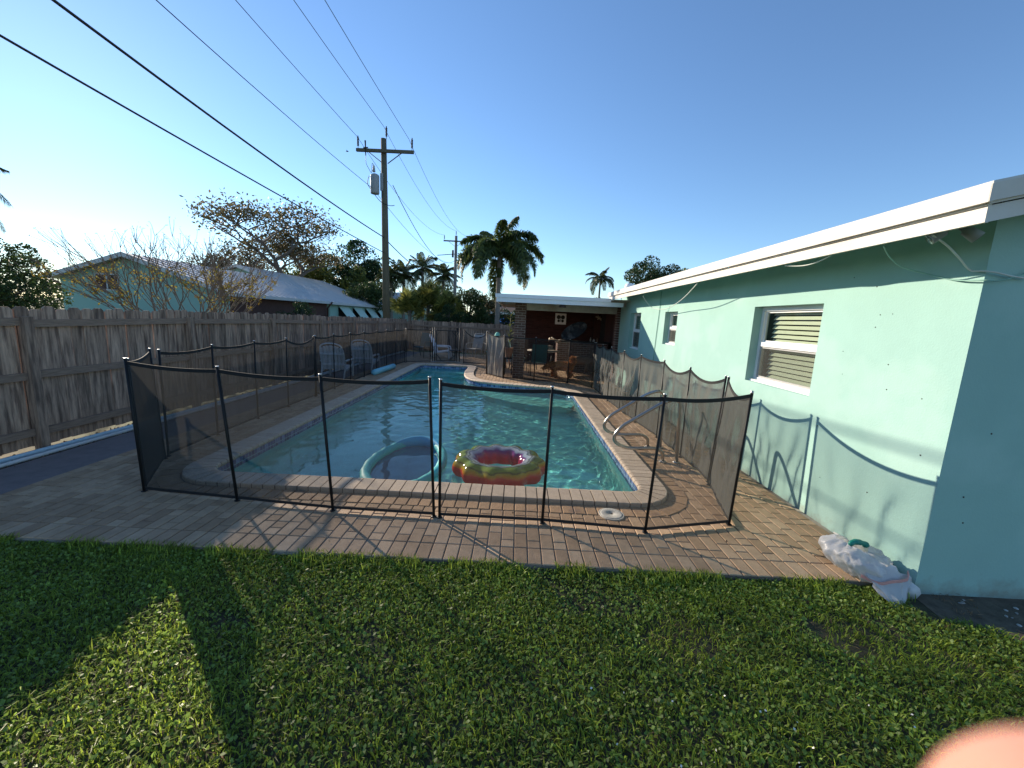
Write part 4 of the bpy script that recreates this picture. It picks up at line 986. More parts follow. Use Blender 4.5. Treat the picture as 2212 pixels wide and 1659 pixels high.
# scalloped rainbow ring
def ring_float():
    C = Vector((-0.15, 4.70, WZ)); t = thing('inflatable_ring', 'rainbow agate-patterned scalloped inflatable ring floating near the front edge', 'pool float', C)
    m = bpy.data.materials.new('agate_vinyl'); m.use_nodes = True; n, l = m.node_tree.nodes, m.node_tree.links; bs = n['Principled BSDF']
    at = n.new('ShaderNodeAttribute'); at.attribute_name = 'band'
    g = n.new('ShaderNodeNewGeometry'); no = n.new('ShaderNodeTexNoise'); no.inputs['Scale'].default_value = 9; no.inputs['Detail'].default_value = 2; l.new(g.outputs['Position'], no.inputs['Vector'])
    ad = n.new('ShaderNodeMath'); ad.operation = 'MULTIPLY_ADD'; ad.inputs[1].default_value = 0.09; l.new(no.outputs[0], ad.inputs[0]); l.new(at.outputs['Fac'], ad.inputs[2])
    sb = n.new('ShaderNodeMath'); sb.operation = 'SUBTRACT'; sb.inputs[1].default_value = 0.045; l.new(ad.outputs[0], sb.inputs[0])
    cr = n.new('ShaderNodeValToRGB'); e = cr.color_ramp.elements
    stops = [(0.0, (.75, .02, .02)), (.20, (.72, .02, .04)), (.31, (.50, .03, .12)), (.385, (.20, .05, .28)), (.415, (.50, .62, .72)), (.45, (.62, .72, .78)), (.47, (.10, .14, .16)), (.49, (.45, .55, .50)), (.515, (.10, .12, .04)), (.55, (.28, .42, .06)), (.605, (.32, .42, .05)), (.625, (.16, .15, .03)), (.65, (.55, .48, .04)), (.69, (.74, .32, .02)), (.72, (.72, .06, .03)), (.80, (.70, .02, .02)), (1, (.75, .02, .02))]
    e[0].position = 0; e[0].color = (*stops[0][1], 1); e[1].position = 1; e[1].color = (*stops[-1][1], 1)
    for p_, c_ in stops[1:-1]:
        q = e.new(p_); q.color = (*c_, 1)
    l.new(sb.outputs[0], cr.inputs[0]); l.new(cr.outputs[0], bs.inputs['Base Color'])
    bs.inputs['Roughness'].default_value = 0.12; bs.inputs['Specular IOR Level'].default_value = 0.6
    tl_ = n.new('ShaderNodeBsdfTranslucent'); l.new(cr.outputs[0], tl_.inputs[0]); mx = n.new('ShaderNodeMixShader'); mx.inputs[0].default_value = 0.35
    l.new(bs.outputs[0], mx.inputs[1]); l.new(tl_.outputs[0], mx.inputs[2]); l.new(mx.outputs[0], n['Material Output'].inputs['Surface'])
    NU, NV = 132, 28; Rm, r0 = 0.40, 0.150; V = []; B = []
    for i in range(NU):
        th = 2 * math.pi * i / NU; lob = 1 + 0.055 * math.cos(11 * th) ** 1
        for j in range(NV):
            ph = 2 * math.pi * j / NV
            rr = r0 * (1 + 0.10 * math.cos(11 * th) * (0.5 + 0.5 * math.cos(ph)) + 0.01 * math.sin(44 * th + 2 * math.sin(11 * th)) * (1 - abs(math.cos(ph))) ** 2 * 1.0)
            R = (Rm * (1 + 0.035 * math.cos(11 * th)) + rr * math.cos(ph))
            V.append((C.x + R * math.cos(th), C.y + R * math.sin(th) * 0.97, C.z + 0.085 + rr * 0.86 * math.sin(ph)))
    F = [(i * NV + j, ((i + 1) % NU) * NV + j, ((i + 1) % NU) * NV + (j + 1) % NV, i * NV + (j + 1) % NV) for i in range(NU) for j in range(NV)]
    o = np_obj('tube', V, F, m, t, smooth=True)
    # band runs over the tube: 0 at the inner bottom, ~.42 on the inner shoulder, 1 at the outer bottom
    a = o.data.attributes.new('band', 'FLOAT', 'POINT'); vals = []
    for i in range(NU):
        for j in range(NV):
            ph = (2 * math.pi * j / NV + math.pi / 2) % (2 * math.pi)       # 0 at bottom .. goes outer -> top -> inner
            vals.append(1 - ph / (2 * math.pi) if ph < 2 * math.pi else 0)
    a.data.foreach_set('value', vals)
    b = MB(); b.tube([(C.x + .34, C.y + .30, C.z + .22), (C.x + .35, C.y + .31, C.z + .25)], 0.012, 8); b.build('valve', m_glass, t)
ring_float()
# lounge float: oval tube with a pillow and a netting seat
def lounge_float():
    C = Vector((-1.31, 4.84, WZ)); t = thing('lounge_float', 'oval turquoise lounge float with a blue pillow and dark netting seat', 'pool float', C)
    m_t = mat('turquoise_fabric', (0.10, 0.60, 0.60), 0.55, var=0.1, scale=20, bump=0.5, bscale=16, transl=0.2)
    m_p = mat('blue_pillow_fabric', (0.07, 0.46, 0.70), 0.6, var=0.08, bump=0.3, bscale=20, transl=0.15)
    A, B_ = 0.43, 0.78; P = []
    for i in range(64):
        th = 2 * math.pi * i / 64; x = A * math.cos(th) * (1 + 0.0 * math.sin(th)); y = B_ * math.sin(th)
        P.append(C + Vector((x * (1 - 0.10 * math.sin(th)), y, 0.022 + 0.02 * math.sin(th))))
    rr = [0.058 * (1 + 0.05 * math.sin(i * 1.9) + 0.04 * math.sin(i * 4.3)) for i in range(64)]
    b = MB(); b.tube(P, 0.058, 14, closed=True, rr=rr); b.build('tube', m_t, t)
    V = []; F = []; nr = 14
    for k in range(nr + 1):
        for i in range(64):
            f = k / nr; q = C.lerp(P[i], f * 0.97); V.append((q.x, q.y, C.z - 0.02 - 0.07 * (1 - f * f) * 1.0 + 0.035 * f))
    for k in range(nr):
        for i in range(64): F.append((k * 64 + i, k * 64 + (i + 1) % 64, (k + 1) * 64 + (i + 1) % 64, (k + 1) * 64 + i))
    np_obj('netting', V, F, m_floatnet, t, smooth=True)
    V = []; F = []                                                   # crescent pillow at the far end
    nu, nv = 24, 12
    for i in range(nu + 1):
        u = i / nu; th = rad(28 + 124 * u)
        for j in range(nv):
            ph = 2 * math.pi * j / nv; w = 0.155 * math.sin(math.pi * min(max(u, .02), .98)) ** .6; hgt = 0.085 * math.sin(math.pi * min(max(u, .02), .98)) ** .5
            k = 1 - (w * (1 - math.cos(ph)) * .5) * 1.35
            V.append((C.x + A * math.cos(th) * k * .93, C.y + B_ * math.sin(th) * k + 0.05, C.z + 0.055 + hgt * math.sin(ph)))
    for i in range(nu):
        for j in range(nv): F.append((i * nv + j, i * nv + (j + 1) % nv, (i + 1) * nv + (j + 1) % nv, (i + 1) * nv + j))
    np_obj('pillow', V, F, m_p, t, smooth=True)
lounge_float()
b = MB(); a = Vector((-4.00, 11.2, 0.085)); c = Vector((-3.93, 12.75, 0.085)); d = (c - a).normalized()
b.tube([a - d * .02, a, a + (c - a) * .3, a + (c - a) * .6, c, c + d * .02], 0.085, 14, rr=[0.05, 0.082, 0.085, 0.082, 0.085, 0.05])
tag(b.build('foam_roll', m_foam), 'light blue foam roll lying on the deck beside the left edge of the pool', 'foam roll')

# ================= CHAIRS =================
def adirondack():
    """white resin deck chair, facing +y, seat centre at the origin"""
    t = thing('resin_chair', 'x', 'chair'); m = m_whitepl
    tilt = rad(22)
    for k in range(7):                                              # back slats, fan with a rounded top
        x = (k - 3) * 0.083; h = 0.78 - 0.05 * ((k - 3) / 3) ** 2 * 1.4
        b = MB(); y0, z0 = -0.24, 0.30
        b.box((x, y0 - math.sin(tilt) * h / 2, z0 + math.cos(tilt) * h / 2), (0.070, 0.02, h), mtx=Matrix.Rotation(tilt, 3, 'X')); b.build('back_slat', m, t)
    b = MB(); P = [(-.29, -.245, .27), (-.30, -.42, .76), (-.24, -.545, 1.03), (0, -.572, 1.095), (.24, -.545, 1.03), (.30, -.42, .76), (.29, -.245, .27)]
    b.tube(crom(P, 5), 0.021, 8); b.build('back_frame', m, t)
    for z, w in ((0.46, .60), (0.78, .58)):
        b = MB(); yy = -0.235 - math.sin(tilt) * (z - .3) - .02; b.box((0, yy - .03, z), (w, 0.02, 0.05)); b.build('back_brace', m, t)
    for k in range(5):
        b = MB(); b.box((0, -0.18 + k * 0.105, 0.30 + k * 0.018), (0.54, 0.095, 0.02)); b.build('seat_slat', m, t)
    for s in (-1, 1):
        b = MB(); b.tube(crom([(s * .31, -.36, .56), (s * .335, -.1, .57), (s * .345, .2, .565), (s * .33, .33, .53), (s * .315, .36, .40), (s * .31, .37, 0.0)], 5), 0.03, 8); b.build('armrest', m, t)
        b = MB(); b.tube([(s * .30, -.30, .56), (s * .30, -.33, .3), (s * .30, -.46, 0.0)], 0.026, 8); b.build('rear_leg', m, t)
        b = MB(); b.bar((s * .30, -.36, .26), (s * .30, .36, .36), 0.025, 0.06); b.build('side_rail', m, t)
    return t
def sling_chair(ms, mf):
    t = thing('sling_chair', 'x', 'chair')
    for s in (-1, 1):
        b = MB(); b.tube(crom([(s * .25, .27, 0), (s * .255, .24, .40), (s * .27, .18, .62), (s * .27, -.1, .64), (s * .26, -.27, .66)], 5), 0.012, 7); b.build('armrest', mf, t)
        b = MB(); b.tube(crom([(s * .25, -.30, 0), (s * .25, -.20, .25), (s * .25, -.2, .40), (s * .25, -.36, 1.0)], 5), 0.012, 7); b.build('rear_leg', mf, t)
        b = MB(); b.tube([(s * .24, -.20, .40), (s * .24, .25, .43)], 0.012, 7); b.build('side_rail', mf, t)
    b = MB(); b.tube(crom([(-.25, -.36, 1.0), (-.2, -.372, 1.04), (.2, -.372, 1.04), (.25, -.36, 1.0)], 4), 0.012, 7); b.build('top_rail', mf, t)
    b = MB(); b.box((0, .02, .415), (0.47, 0.46, 0.012)); b.build('seat', ms, t)
    b = MB(); b.box((0, -.28, .72), (0.47, 0.012, 0.58), mtx=Matrix.Rotation(rad(15), 3, 'X')); b.build('backrest', ms, t)
    return t
def put(o, x, y, rz, label, group=None, first=None, z=0.0):
    o.location = (x, y, z); o.rotation_euler.z = rad(rz); o['label'] = label
    if group: o['group'] = group
    return o
ad = adirondack()
put(ad, -4.72, 10.5, 6, 'white resin slatted deck chair, the nearer one behind the left mesh fence', 'white resin chairs')
put(copy_tree(ad), -4.58, 12.15, 2, 'white resin slatted deck chair beside the blue foam roll, behind the left mesh fence', 'white resin chairs')
put(copy_tree(ad), -3.15, 16.9, -88, 'white resin slatted deck chair seen through the far pool gate', 'white resin chairs')
sc = sling_chair(m_sling, m_black)
put(sc, 0.68, 13.0, 4, 'teal sling patio chair with its back to the pool, right of the brick column')
put(copy_tree(sc), 0.05, 14.1, -80, 'teal sling patio chair side-on just behind the brick column')
sg = sling_chair(m_grysling, m_can)
put(sg, -1.85, 17.3, 150, 'pale grey sling patio chair facing the pool, right of the gate')
put(copy_tree(sg), -1.15, 17.6, 200, 'grey sling patio chair half hidden by the crumpled fence panel')
put(copy_tree(sc), -4.0, 16.9, 160, 'dark sling chair in the far left corner behind the mesh fence')
for o in [x for x in bpy.data.objects if x.name.startswith('resin_chair')]: o.scale = (.95, .88, .86)
# low table by the gate chair
t = thing('side_table', 'low dark wire table beside the white chair beyond the gate', 'table', (-2.5, 16.3, 0))
b = MB(); b.lathe([(0, .40), (.26, .40), (.27, .39), (.26, .38), (0, .38)], (-2.5, 16.3, 0), 20); b.build('table_top', m_black, t)
for k in range(4):
    a = k * math.pi / 2 + .4; b = MB(); b.tube(crom([(-2.5 + .2 * math.cos(a), 16.3 + .2 * math.sin(a), .38), (-2.5 + .12 * math.cos(a), 16.3 + .12 * math.sin(a), .2), (-2.5 + .24 * math.cos(a), 16.3 + .24 * math.sin(a), 0)], 4), 0.009, 6); b.build('leg', m_black, t)
# patio table under the porch
t = thing('patio_table', 'round patio table with a pale top under the porch, among the teal chairs', 'table', (0.9, 14.1, 0))
b = MB(); b.lathe([(0, .72), (.55, .72), (.56, .705), (.55, .69), (0, .69)], (.9, 14.1, 0), 28); b.build('table_top', m_cushion, t)
for k in range(4):
    a = k * math.pi / 2 + .6; b = MB(); b.tube([(.9 + .4 * math.cos(a), 14.1 + .4 * math.sin(a), .69), (.9 + .34 * math.cos(a), 14.1 + .34 * math.sin(a), 0)], 0.016, 7); b.build('leg', m_black, t)
# cushions on a stack behind the table
for (z, w, lb) in ((0.80, .50, 'beige cushion lying lowest in the pile on the patio table'), (0.875, .40, 'beige cushion lying on top of the pile on the patio table')):
    b = MB(); c0 = Vector((1.02, 13.95, z)); b.lathe([(0, -.032), (w * .46, -.03), (w * .52, 0), (w * .46, .03), (0, .034)], c0, 18); o = b.build('cushion', m_cushion); tag(o, lb, 'cushion')
# brick barbecue counter
cnt = thing('brick_counter', 'brick counter with a dark top under the porch behind the dogs', 'counter', (2.3, 14.8, 0))
brick_wall('base', 1.42, 3.2, 14.5, 15.1, 0, 1.02, 'sw', cnt, m_joint, cap=200)
b = MB(); b.bx(1.35, 3.26, 14.45, 15.15, 1.022, 1.07); b.build('counter_top', m_dark, cnt)
# towel draped on the counter
V = []; 
b = MB(); gx_, gy_ = 14, 8
vs = [(1.10 + .42 * i / gx_, 14.30 + .34 * j / gy_, 1.085 + .035 * math.sin(i * 1.1 + j) + .05 * math.sin(i * .45) + .02 * math.cos(j * 1.7)) for i in range(gx_ + 1) for j in range(gy_ + 1)]
vs2 = [(x, y, z - .02) for x, y, z in vs]; f1 = [(i * (gy_ + 1) + j, (i + 1) * (gy_ + 1) + j, (i + 1) * (gy_ + 1) + j + 1, i * (gy_ + 1) + j + 1) for i in range(gx_) for j in range(gy_)]
b.add(vs, f1, .5, 0, True); b.add(vs2, f1, .5, 0, True); tag(b.build('towel', m_cushion), 'pale crumpled towel on the left end of the porch counter', 'towel')
# big oval glassy disc leaning on the counter
q = thing('oval_panel', 'large dark glassy oval panel leaning on the porch counter', 'panel', (2.05, 14.9, 1.07))
mt = Matrix.Rotation(rad(-32), 3, 'Y') @ Matrix.Rotation(rad(62), 3, 'X')
m_oval = mat('dark_glassy_oval', (0.03, 0.045, 0.065), 0.12, var=0.6, scale=5, col2=(0.14, 0.17, 0.20), c2scale=4)
vs = [mt @ Vector((.50 * math.cos(a), .27 * math.sin(a), z)) + Vector((2.02, 14.8, 1.42)) for z in (0, .02) for a in np.linspace(0, 2 * math.pi, 33)[:-1]]
b = MB(); b.add(vs, [tuple(range(31, -1, -1)), tuple(range(32, 64))] + [(i, (i + 1) % 32, 32 + (i + 1) % 32, 32 + i) for i in range(32)]); b.build('face', m_oval, q)
b = MB(); b.tube([(v + Vector((0, -.004, 0))) for v in vs[:32]], 0.014, 6, closed=True); b.build('rim', m_black, q)
# objects on the counter and walls
for i, (x, h, r, mm, lb) in enumerate(((2.62, .16, .025, m_cushion, 'small pale bottle standing on the porch counter'), (2.74, .10, .04, m_white, 'short white jar standing on the porch counter'), (2.86, .13, .03, m_terra, 'small brown bottle at the right of the porch counter'))):
    o = MB(); o.lathe([(0, 0), (r, 0), (r, h * .6), (r * .4, h * .8), (r * .4, h), (0, h)], (x, 14.7, 1.071), 12); tag(o.build('bottle', mm), lb, 'bottle')
w = thing('wall_plaque', 'square white wall plaque with a dark butterfly on the brick back wall', 'plaque', (1.99, 16.97, 1.70))
cp = aty(1211.2, 689, 16.97); w.location = cp; s_ = 0.225
b = MB(); b.box(cp, (2 * s_, .03, 2 * s_)); b.build('tile', m_whitepl, w)
for sx in (-1, 1):
    for (dx, dz, rx, rz_) in ((.09, .07, .08, .085), (.08, -.08, .055, .06)):
        P = [(cp.x + sx * (dx + rx * math.cos(a) * 1.0), cp.y - .017, cp.z + dz + rz_ * math.sin(a) + sx * 0) for a in np.linspace(0, 2 * math.pi, 13)[:-1]]
        b = MB(); b.poly_ext(P, (0, -.006, 0)); b.build('wing', m_nose, w)
b = MB(); b.box(cp + Vector((0, -.02, 0)), (.02, .01, .26)); b.build('butterfly_body', m_nose, w)
w = thing('wall_ornament', 'pale gecko-shaped ornament on the red boards inside the porch', 'ornament', (2.9, 16.9, 1.9))
ct = aty(1295, 687.5, 16.95); w.location = ct
b = MB(); b.tube(crom([ct + Vector((-.16, 0, .06)), ct + Vector((-.05, 0, .04)), ct + Vector((.06, 0, -.04)), ct + Vector((.16, 0, -.17))], 5), .04, 8, rr=[.03] * 3 + [.05] * 6 + [.035] * 5 + [.012] * 2); b.build('body', m_cushion, w)
for (dx, dz) in ((-.06, .12), (.03, .10), (-.08, -.06), (.10, -.0)):
    b = MB(); b.tube([ct, ct + Vector((dx, -.01, dz))], .014, 6); b.build('leg', m_cushion, w)
# dark stool with pale legs left of the column, green cap on a post
t = thing('wooden_stool', 'wooden stool with sunlit pale legs left of the brick column', 'stool', (-.45, 14.6, 0))
b = MB(); b.lathe([(0, .66), (.17, .66), (.18, .64), (.17, .62), (0, .62)], (-.45, 14.6, 0), 18); b.build('seat', m_terra, t)
for k in range(4):
    a = k * math.pi / 2 + .3; b = MB(); b.tube([(-.45 + .12 * math.cos(a), 14.6 + .12 * math.sin(a), .62), (-.45 + .2 * math.cos(a), 14.6 + .2 * math.sin(a), 0)], .02, 7); b.build('leg', m_terra, t)
b = MB(); cpz = Vector((-.62, 12.22, 1.25)); b.lathe([(.0, .09), (.045, .08), (.08, .03), (.08, -.005), (.095, -.015), (.09, -.02), (.06, -.01)], cpz, 16); tag(b.build('hat', mat('mint_fabric', (.20, .52, .42), .8)), 'small mint green hat perched on the crumpled fence panel', 'hat')
# ================= BAG AND GARDEN BITS =================
def bag():
    t = thing('plastic_bag', 'translucent white drawstring rubbish bag slumped at the wall corner on the bricks', 'bag', (2.62, 2.82, 0))
    m = mat('white_plastic_film', (0.70, 0.70, 0.72), 0.3, var=0.12, scale=9, transl=0.45, bump=0.6, bscale=28)
    mr = mat('red_drawstring', (0.80, 0.42, 0.38), 0.5, var=0.1, transl=0.3)
    V = []; F = []; nu, nv = 72, 26
    for j in range(nv + 1):
        v = j / nv
        for i in range(nu):
            th = 2 * math.pi * i / nu
            r = 0.085 + 0.105 * math.sin(math.pi * min(v * .80 + .12, 1)) + 0.02 * math.sin(3 * th + 1)
            fold = 0.013 * abs(math.sin(9 * th + 4 * v + math.sin(5 * th))) + 0.022 * noise.noise(Vector((math.cos(th) * 4, math.sin(th) * 3, v * 4)))
            r = r + fold
            if v > .82: r *= 1 - (v - .82) * 1.5
            x = r * math.cos(th) * 1.12; y = r * math.sin(th) * 1.0
            z = 0.20 * v ** .8 * (1 - .12 * math.cos(th)) + 0.028 * noise.noise(Vector((x * 14, y * 14, 2))) + 0.012 * noise.noise(Vector((x * 45, y * 45, 7)))
            V.append((2.66 + x - .05 * v, 2.84 + y + 0.02 * v, max(z, 0.004)))
    for j in range(nv):
        for i in range(nu): F.append((j * nu + i, j * nu + (i + 1) % nu, (j + 1) * nu + (i + 1) % nu, (j + 1) * nu + i))
    np_obj('bag_body', V, F, m, t, smooth=True)
    V = []; F = []                                                    # the gathered tail hanging over the deck edge
    for j in range(15):
        v = j / 14
        for i in range(36):
            th = 2 * math.pi * i / 36; r = (0.12 * (1 - v) ** .8 + .02) * (1 + .16 * math.sin(7 * th + 3 * v) + .2 * noise.noise(Vector((math.cos(th) * 2, math.sin(th) * 2, v * 3))))
            V.append((2.70 - .03 * v + r * math.cos(th), 2.64 - .13 * v + r * .35 * math.sin(th), .07 - .115 * v + r * .55 * math.sin(th)))
    for j in range(14):
        for i in range(36): F.append((j * 36 + i, j * 36 + (i + 1) % 36, (j + 1) * 36 + (i + 1) % 36, (j + 1) * 36 + i))
    np_obj('bag_tail', V, F, m, t, smooth=True)
    b = MB(); P = crom([(2.52, 2.66, .07), (2.60, 2.605, .055), (2.68, 2.60, .075), (2.80, 2.615, .09), (2.86, 2.68, .11)], 5)
    strip(b, P, .010, .003); b.build('drawstring', mr, t)
bag()
t = thing('spray_nozzle', 'green plastic hose nozzle sticking out of the rubbish bag', 'nozzle', (2.68, 2.86, .24))
b = MB(); b.tube(crom([(2.58, 2.86, .13), (2.585, 2.865, .19), (2.615, 2.87, .213), (2.665, 2.875, .21), (2.705, 2.875, .20)], 5), .02, 10, rr=[.013] * 6 + [.019] * 5 + [.022] * 5 + [.018] * 4 + [.02]); b.build('handle', m_green, t)
b = MB(); b.tube([(2.705, 2.875, .20), (2.715, 2.875, .186)], .023, 10); b.build('head', m_green, t)
# ================= UTILITY POLES AND WIRES =================
def utility_pole(x, y, ztop, m, label, r=0.15, s=1.0, base=-0.05, trans=False, lean=(0, 0)):
    t = thing('utility_pole', label, 'utility pole', (x, y, base))
    top = Vector((x + lean[0], y + lean[1], ztop))
    b = MB(); b.tube([(x, y, base), Vector((x, y, base)).lerp(top, .5), top], r, 12, rr=[r * 1.15, r, r * .8]); b.build('pole', m, t)
    za = ztop - 0.55
    b = MB(); b.box((x, y - r * .9 - .05, za), (2.45, 0.10, 0.12)); b.build('crossarm', m_polew, t)
    for sx in (-1, 1):
        b = MB(); b.bar((x + sx * .70, y - r * .9 - .05, za - .06), (x + sx * r * .7, y - r * .9 - .02, za - .48), 0.03); b.build('brace', m_polew, t)
    for xx, zz in ((x - 1.15, za + .06), (x + 1.15, za + .06), (x, ztop)):
        prof = [(0.012, 0), (0.012, .10)]
        for k in range(6): prof += [(.05, .11 + k * .06), (.025, .14 + k * .06)]
        prof += [(.02, .50), (0, .50)]
        b = MB(); b.lathe(prof, (xx, y - (0 if zz == ztop else r * .9 + .05), zz), 10); b.build('insulator', m_ins, t)
    return t
px, py_ = -6.03, 18.6
T1 = utility_pole(px, py_, 9.08, m_polew, 'near tall dark utility pole carrying a transformer behind the wooden fence', lean=(-.12, 0))
zc = 7.2
b = MB(); c0 = (px - .42, py_ - .25, 6.78); b.lathe([(0, 0), (.17, 0), (.185, .03), (.185, .72), (.17, .76), (.10, .80), (0, .80)], c0, 20); tr_ = b.build('transformer', m_can, T1)
b = MB(); b.lathe([(.06, 0), (.07, .05), (.045, .10), (.06, .13), (.035, .18), (.045, .21), (.02, .28), (0, .29)], (px - .46, py_ - .25, 7.66), 12); b.build('bushing', m_can, tr_)
b = MB(); b.box((px - .16, py_ - .15, 7.3), (.12, .06, .7)); b.build('bracket', m_can, T1)
b = MB(); b.tube([(px - .83, py_ - .22, 8.90), (px - .80, py_ - .25, 8.3)], .03, 8, rr=[.035, .02]); b.tube([(px - .9, py_ - .25, 8.6), (px - .7, py_ - .25, 8.62)], .025, 6); b.build('fuse_cutout', m_ins, T1)
b = MB(); b.tube(crom([(px - .80, py_ - .25, 8.3), (px - .78, py_ - .28, 8.0), (px - .65, py_ - .28, 7.75), (px - .55, py_ - .28, 7.62), (px - .52, py_ - .28, 7.98), (px - .46, py_ - .28, 7.93)], 5), .010, 5); b.build('lead_wire', m_cable, T1)
b = MB(); b.tube(crom([(px - .65, py_ - .28, 7.5), (px - .72, py_ - .3, 7.2), (px - .58, py_ - .3, 6.95), (px - .2, py_ - .25, 6.5), (px + .15, py_ - .2, 6.35), (px + .38, py_ - .1, 6.38)], 5), .014, 5); b.build('service_loop', m_cable, T1)
T2 = utility_pole(-6.75, 42.6, 9.75, m_polefar, 'farther grey utility pole seen beside the tall palm', r=.17)
b = MB(); b.tube([(-7.0, 42.3, 7.6), (-7.0, 42.3, 8.3)], .10, 8); b.build('fuse_cutout', m_ins, T2)
b = MB(); b.bar((-8.6, 42.4, 7.75), (-6.8, 42.4, 7.95), .06); b.build('side_arm', m_ins, T2)
def wire(P, r, label, sag=0.0):
    P = [Vector(p) for p in P]; out = []
    for i in range(len(P) - 1):
        for k in range(16):
            t = k / 16; p = P[i].lerp(P[i + 1], t); s = sag[i] if isinstance(sag, (list, tuple)) else sag; p.z -= 4 * t * (1 - t) * s; out.append(p)
    out.append(P[-1]); b = MB(); b.tube(out, r, 6); o = b.build('overhead_wire', m_cable); tag(o, label, 'wire', 'overhead lines'); return o
wire([(-6.1, -4, 6.35), (-6.12, 18.45, 5.03), (-6.7, 42.4, 5.6)], .020, 'upper of the two thick black cables crossing the sky from the top left', [.30, .9])
wire([(-6.1, -4, 5.1), (-6.12, 18.45, 4.38), (-6.7, 42.4, 5.1)], .015, 'lower of the two thick black cables, passing just above the sun glare', [.12, .9])
wire([(-6.4, -4, 7.3), (-6.55, 18.4, 7.0), (-6.75, 42.4, 7.0)], .009, 'thin neutral wire ending at the transformer', [.28, .8])
wire([(-7.1, -4, 9.3), (-7.18, 18.35, 9.02), (-7.9, 42.4, 9.75)], .009, 'thin wire over the left end of the crossarm', [.15, .9])
wire([(-6.0, -4, 9.8), (-6.15, 18.6, 9.58), (-6.75, 42.6, 10.25)], .009, 'thin wire over the top of the near pole', [.2, .9])
wire([(-4.95, -4, 9.45), (-5.0, 18.35, 9.02), (-5.6, 42.4, 9.75)], .009, 'thin wire over the right end of the crossarm', [.15, .9])
wire([(-5.72, 18.5, 7.2), (-6.6, 42.4, 7.5)], .017, 'twisted service cable sagging from the near pole to the farther pole', [1.5])
b = MB(); c0 = aty(747, 327, 30); b.tube([c0, c0 + Vector((.10, 0, .02)), c0 + Vector((.2, 0, 0))], .03, 6, rr=[.01, .05, .01]); b.add([c0 + Vector((.1, -.15, .06)), c0 + Vector((.14, 0, .03)), c0 + Vector((.1, .15, .06)), c0 + Vector((.06, 0, .03))], [(0, 1, 2, 3)]); tag(b.build('bird', m_nose), 'tiny dark bird flying left of the near utility pole', 'bird')
# ================= NEIGHBOUR HOUSES =================
def gable_house(label, x0, xa, x1, y0, y1, ze0, za, ze1, roof, wins=(), over=.5):
    h = thing('neighbour_house', label, 'house', ((x0 + x1) / 2, y0, 0))
    b = MB(); b.poly_ext([(x0 + over, y0, -.05), (x1 - over, y0, -.05), (x1 - over, y0, ze1 + .1), (xa, y0, za - .12), (x0 + over, y0, ze0 + .1)], (0, .2, 0)); b.build('gable_wall', m_nwall, h)
    b = MB(); b.bx(x1 - over - .2, x1 - over, y0 + .2, y1, -.05, ze1 + .1); b.build('side_wall', m_nwall if roof == 0 else m_brownwall, h)
    ya, yb = y0 - .5, y1 + .5
    for (p, q) in (((x0, ze0), (xa, za)), ((x1, ze1), (xa, za))):
        b = MB(); b.poly_ext([(p[0], ya, p[1]), (q[0], ya, q[1]), (q[0], ya, q[1] + .06), (p[0], ya, p[1] + .06)], (0, yb - ya, 0)); rf = b.build('roof', m_metalroof, h)
        n_ = int((yb - ya) / .6)
        st = MB()
        for k in range(n_ + 1):
            yy = ya + (yb - ya) * k / n_; st.bar((p[0], yy, p[1] + .075), (q[0], yy, q[1] + .075), .035, .03)
        st.build('standing_seam', m_metalroof, rf)
        b = MB(); b.poly_ext([(p[0], ya - .03, p[1] - .14), (q[0], ya - .03, q[1] - .14), (q[0], ya - .03, q[1] + .05), (p[0], ya - .03, p[1] + .05)], (0, .025, 0)); b.build('rake_board', m_trim, h)
    b = MB(); b.bx(x1 - .02, x1 + .02, ya, yb, ze1 - .13, ze1 + .05); b.build('eave_board', m_trim, h)
    return h
hA = gable_house('nearer pale turquoise neighbour house with a low grey metal gable roof', -24.2, -19.9, -14.6, 21, 32, 2.72, 4.05, 2.35, 1)
wa = aty(232, 609, 20.97)
win = MB(); win.box(wa, (1.22, .05, .86)); wv = win.build('window', m_trim, hA)
for dx in (-.30, .30): 
    b = MB(); b.box(wa + Vector((dx, -.03, 0)), (.5, .02, .72)); b.build('pane', m_brownwall if dx < 0 else m_dark, wv)
b = MB(); b.tube([(-14.45, 31.5, 2.35), (-14.9, 31.7, 1.9), (-14.95, 31.7, 0)], .06, 8); b.build('downspout', m_brownwall, hA)
b = MB(); b.bx(-15.07, -15.03, 27.5, 28.6, .1, 2.1); b.build('door', m_dark, hA)
hB = gable_house('farther turquoise neighbour house with a blue-grey metal roof and propped shutters', -31, -23.2, -15.3, 34, 47.5, 2.4, 5.0, 2.35, 0)
for k in range(4):
    y = 35.6 + k * 3.1
    b = MB(); b.bx(-15.79, -15.75, y, y + 1.5, .5, 2.0); w_ = b.build('window', m_dark, hB)
    b = MB(); b.poly_ext([(-15.72, y - .1, 2.12), (-14.85, y - .1, 1.05), (-14.82, y - .1, 1.08), (-15.70, y - .1, 2.15)], (0, 1.9, 0)); sh = b.build('bahama_shutter', m_shutter, hB)
    b = MB(); b.bar((-15.75, y + .2, .9), (-14.95, y + .2, 1.15), .03); b.build('prop', m_trim, sh)
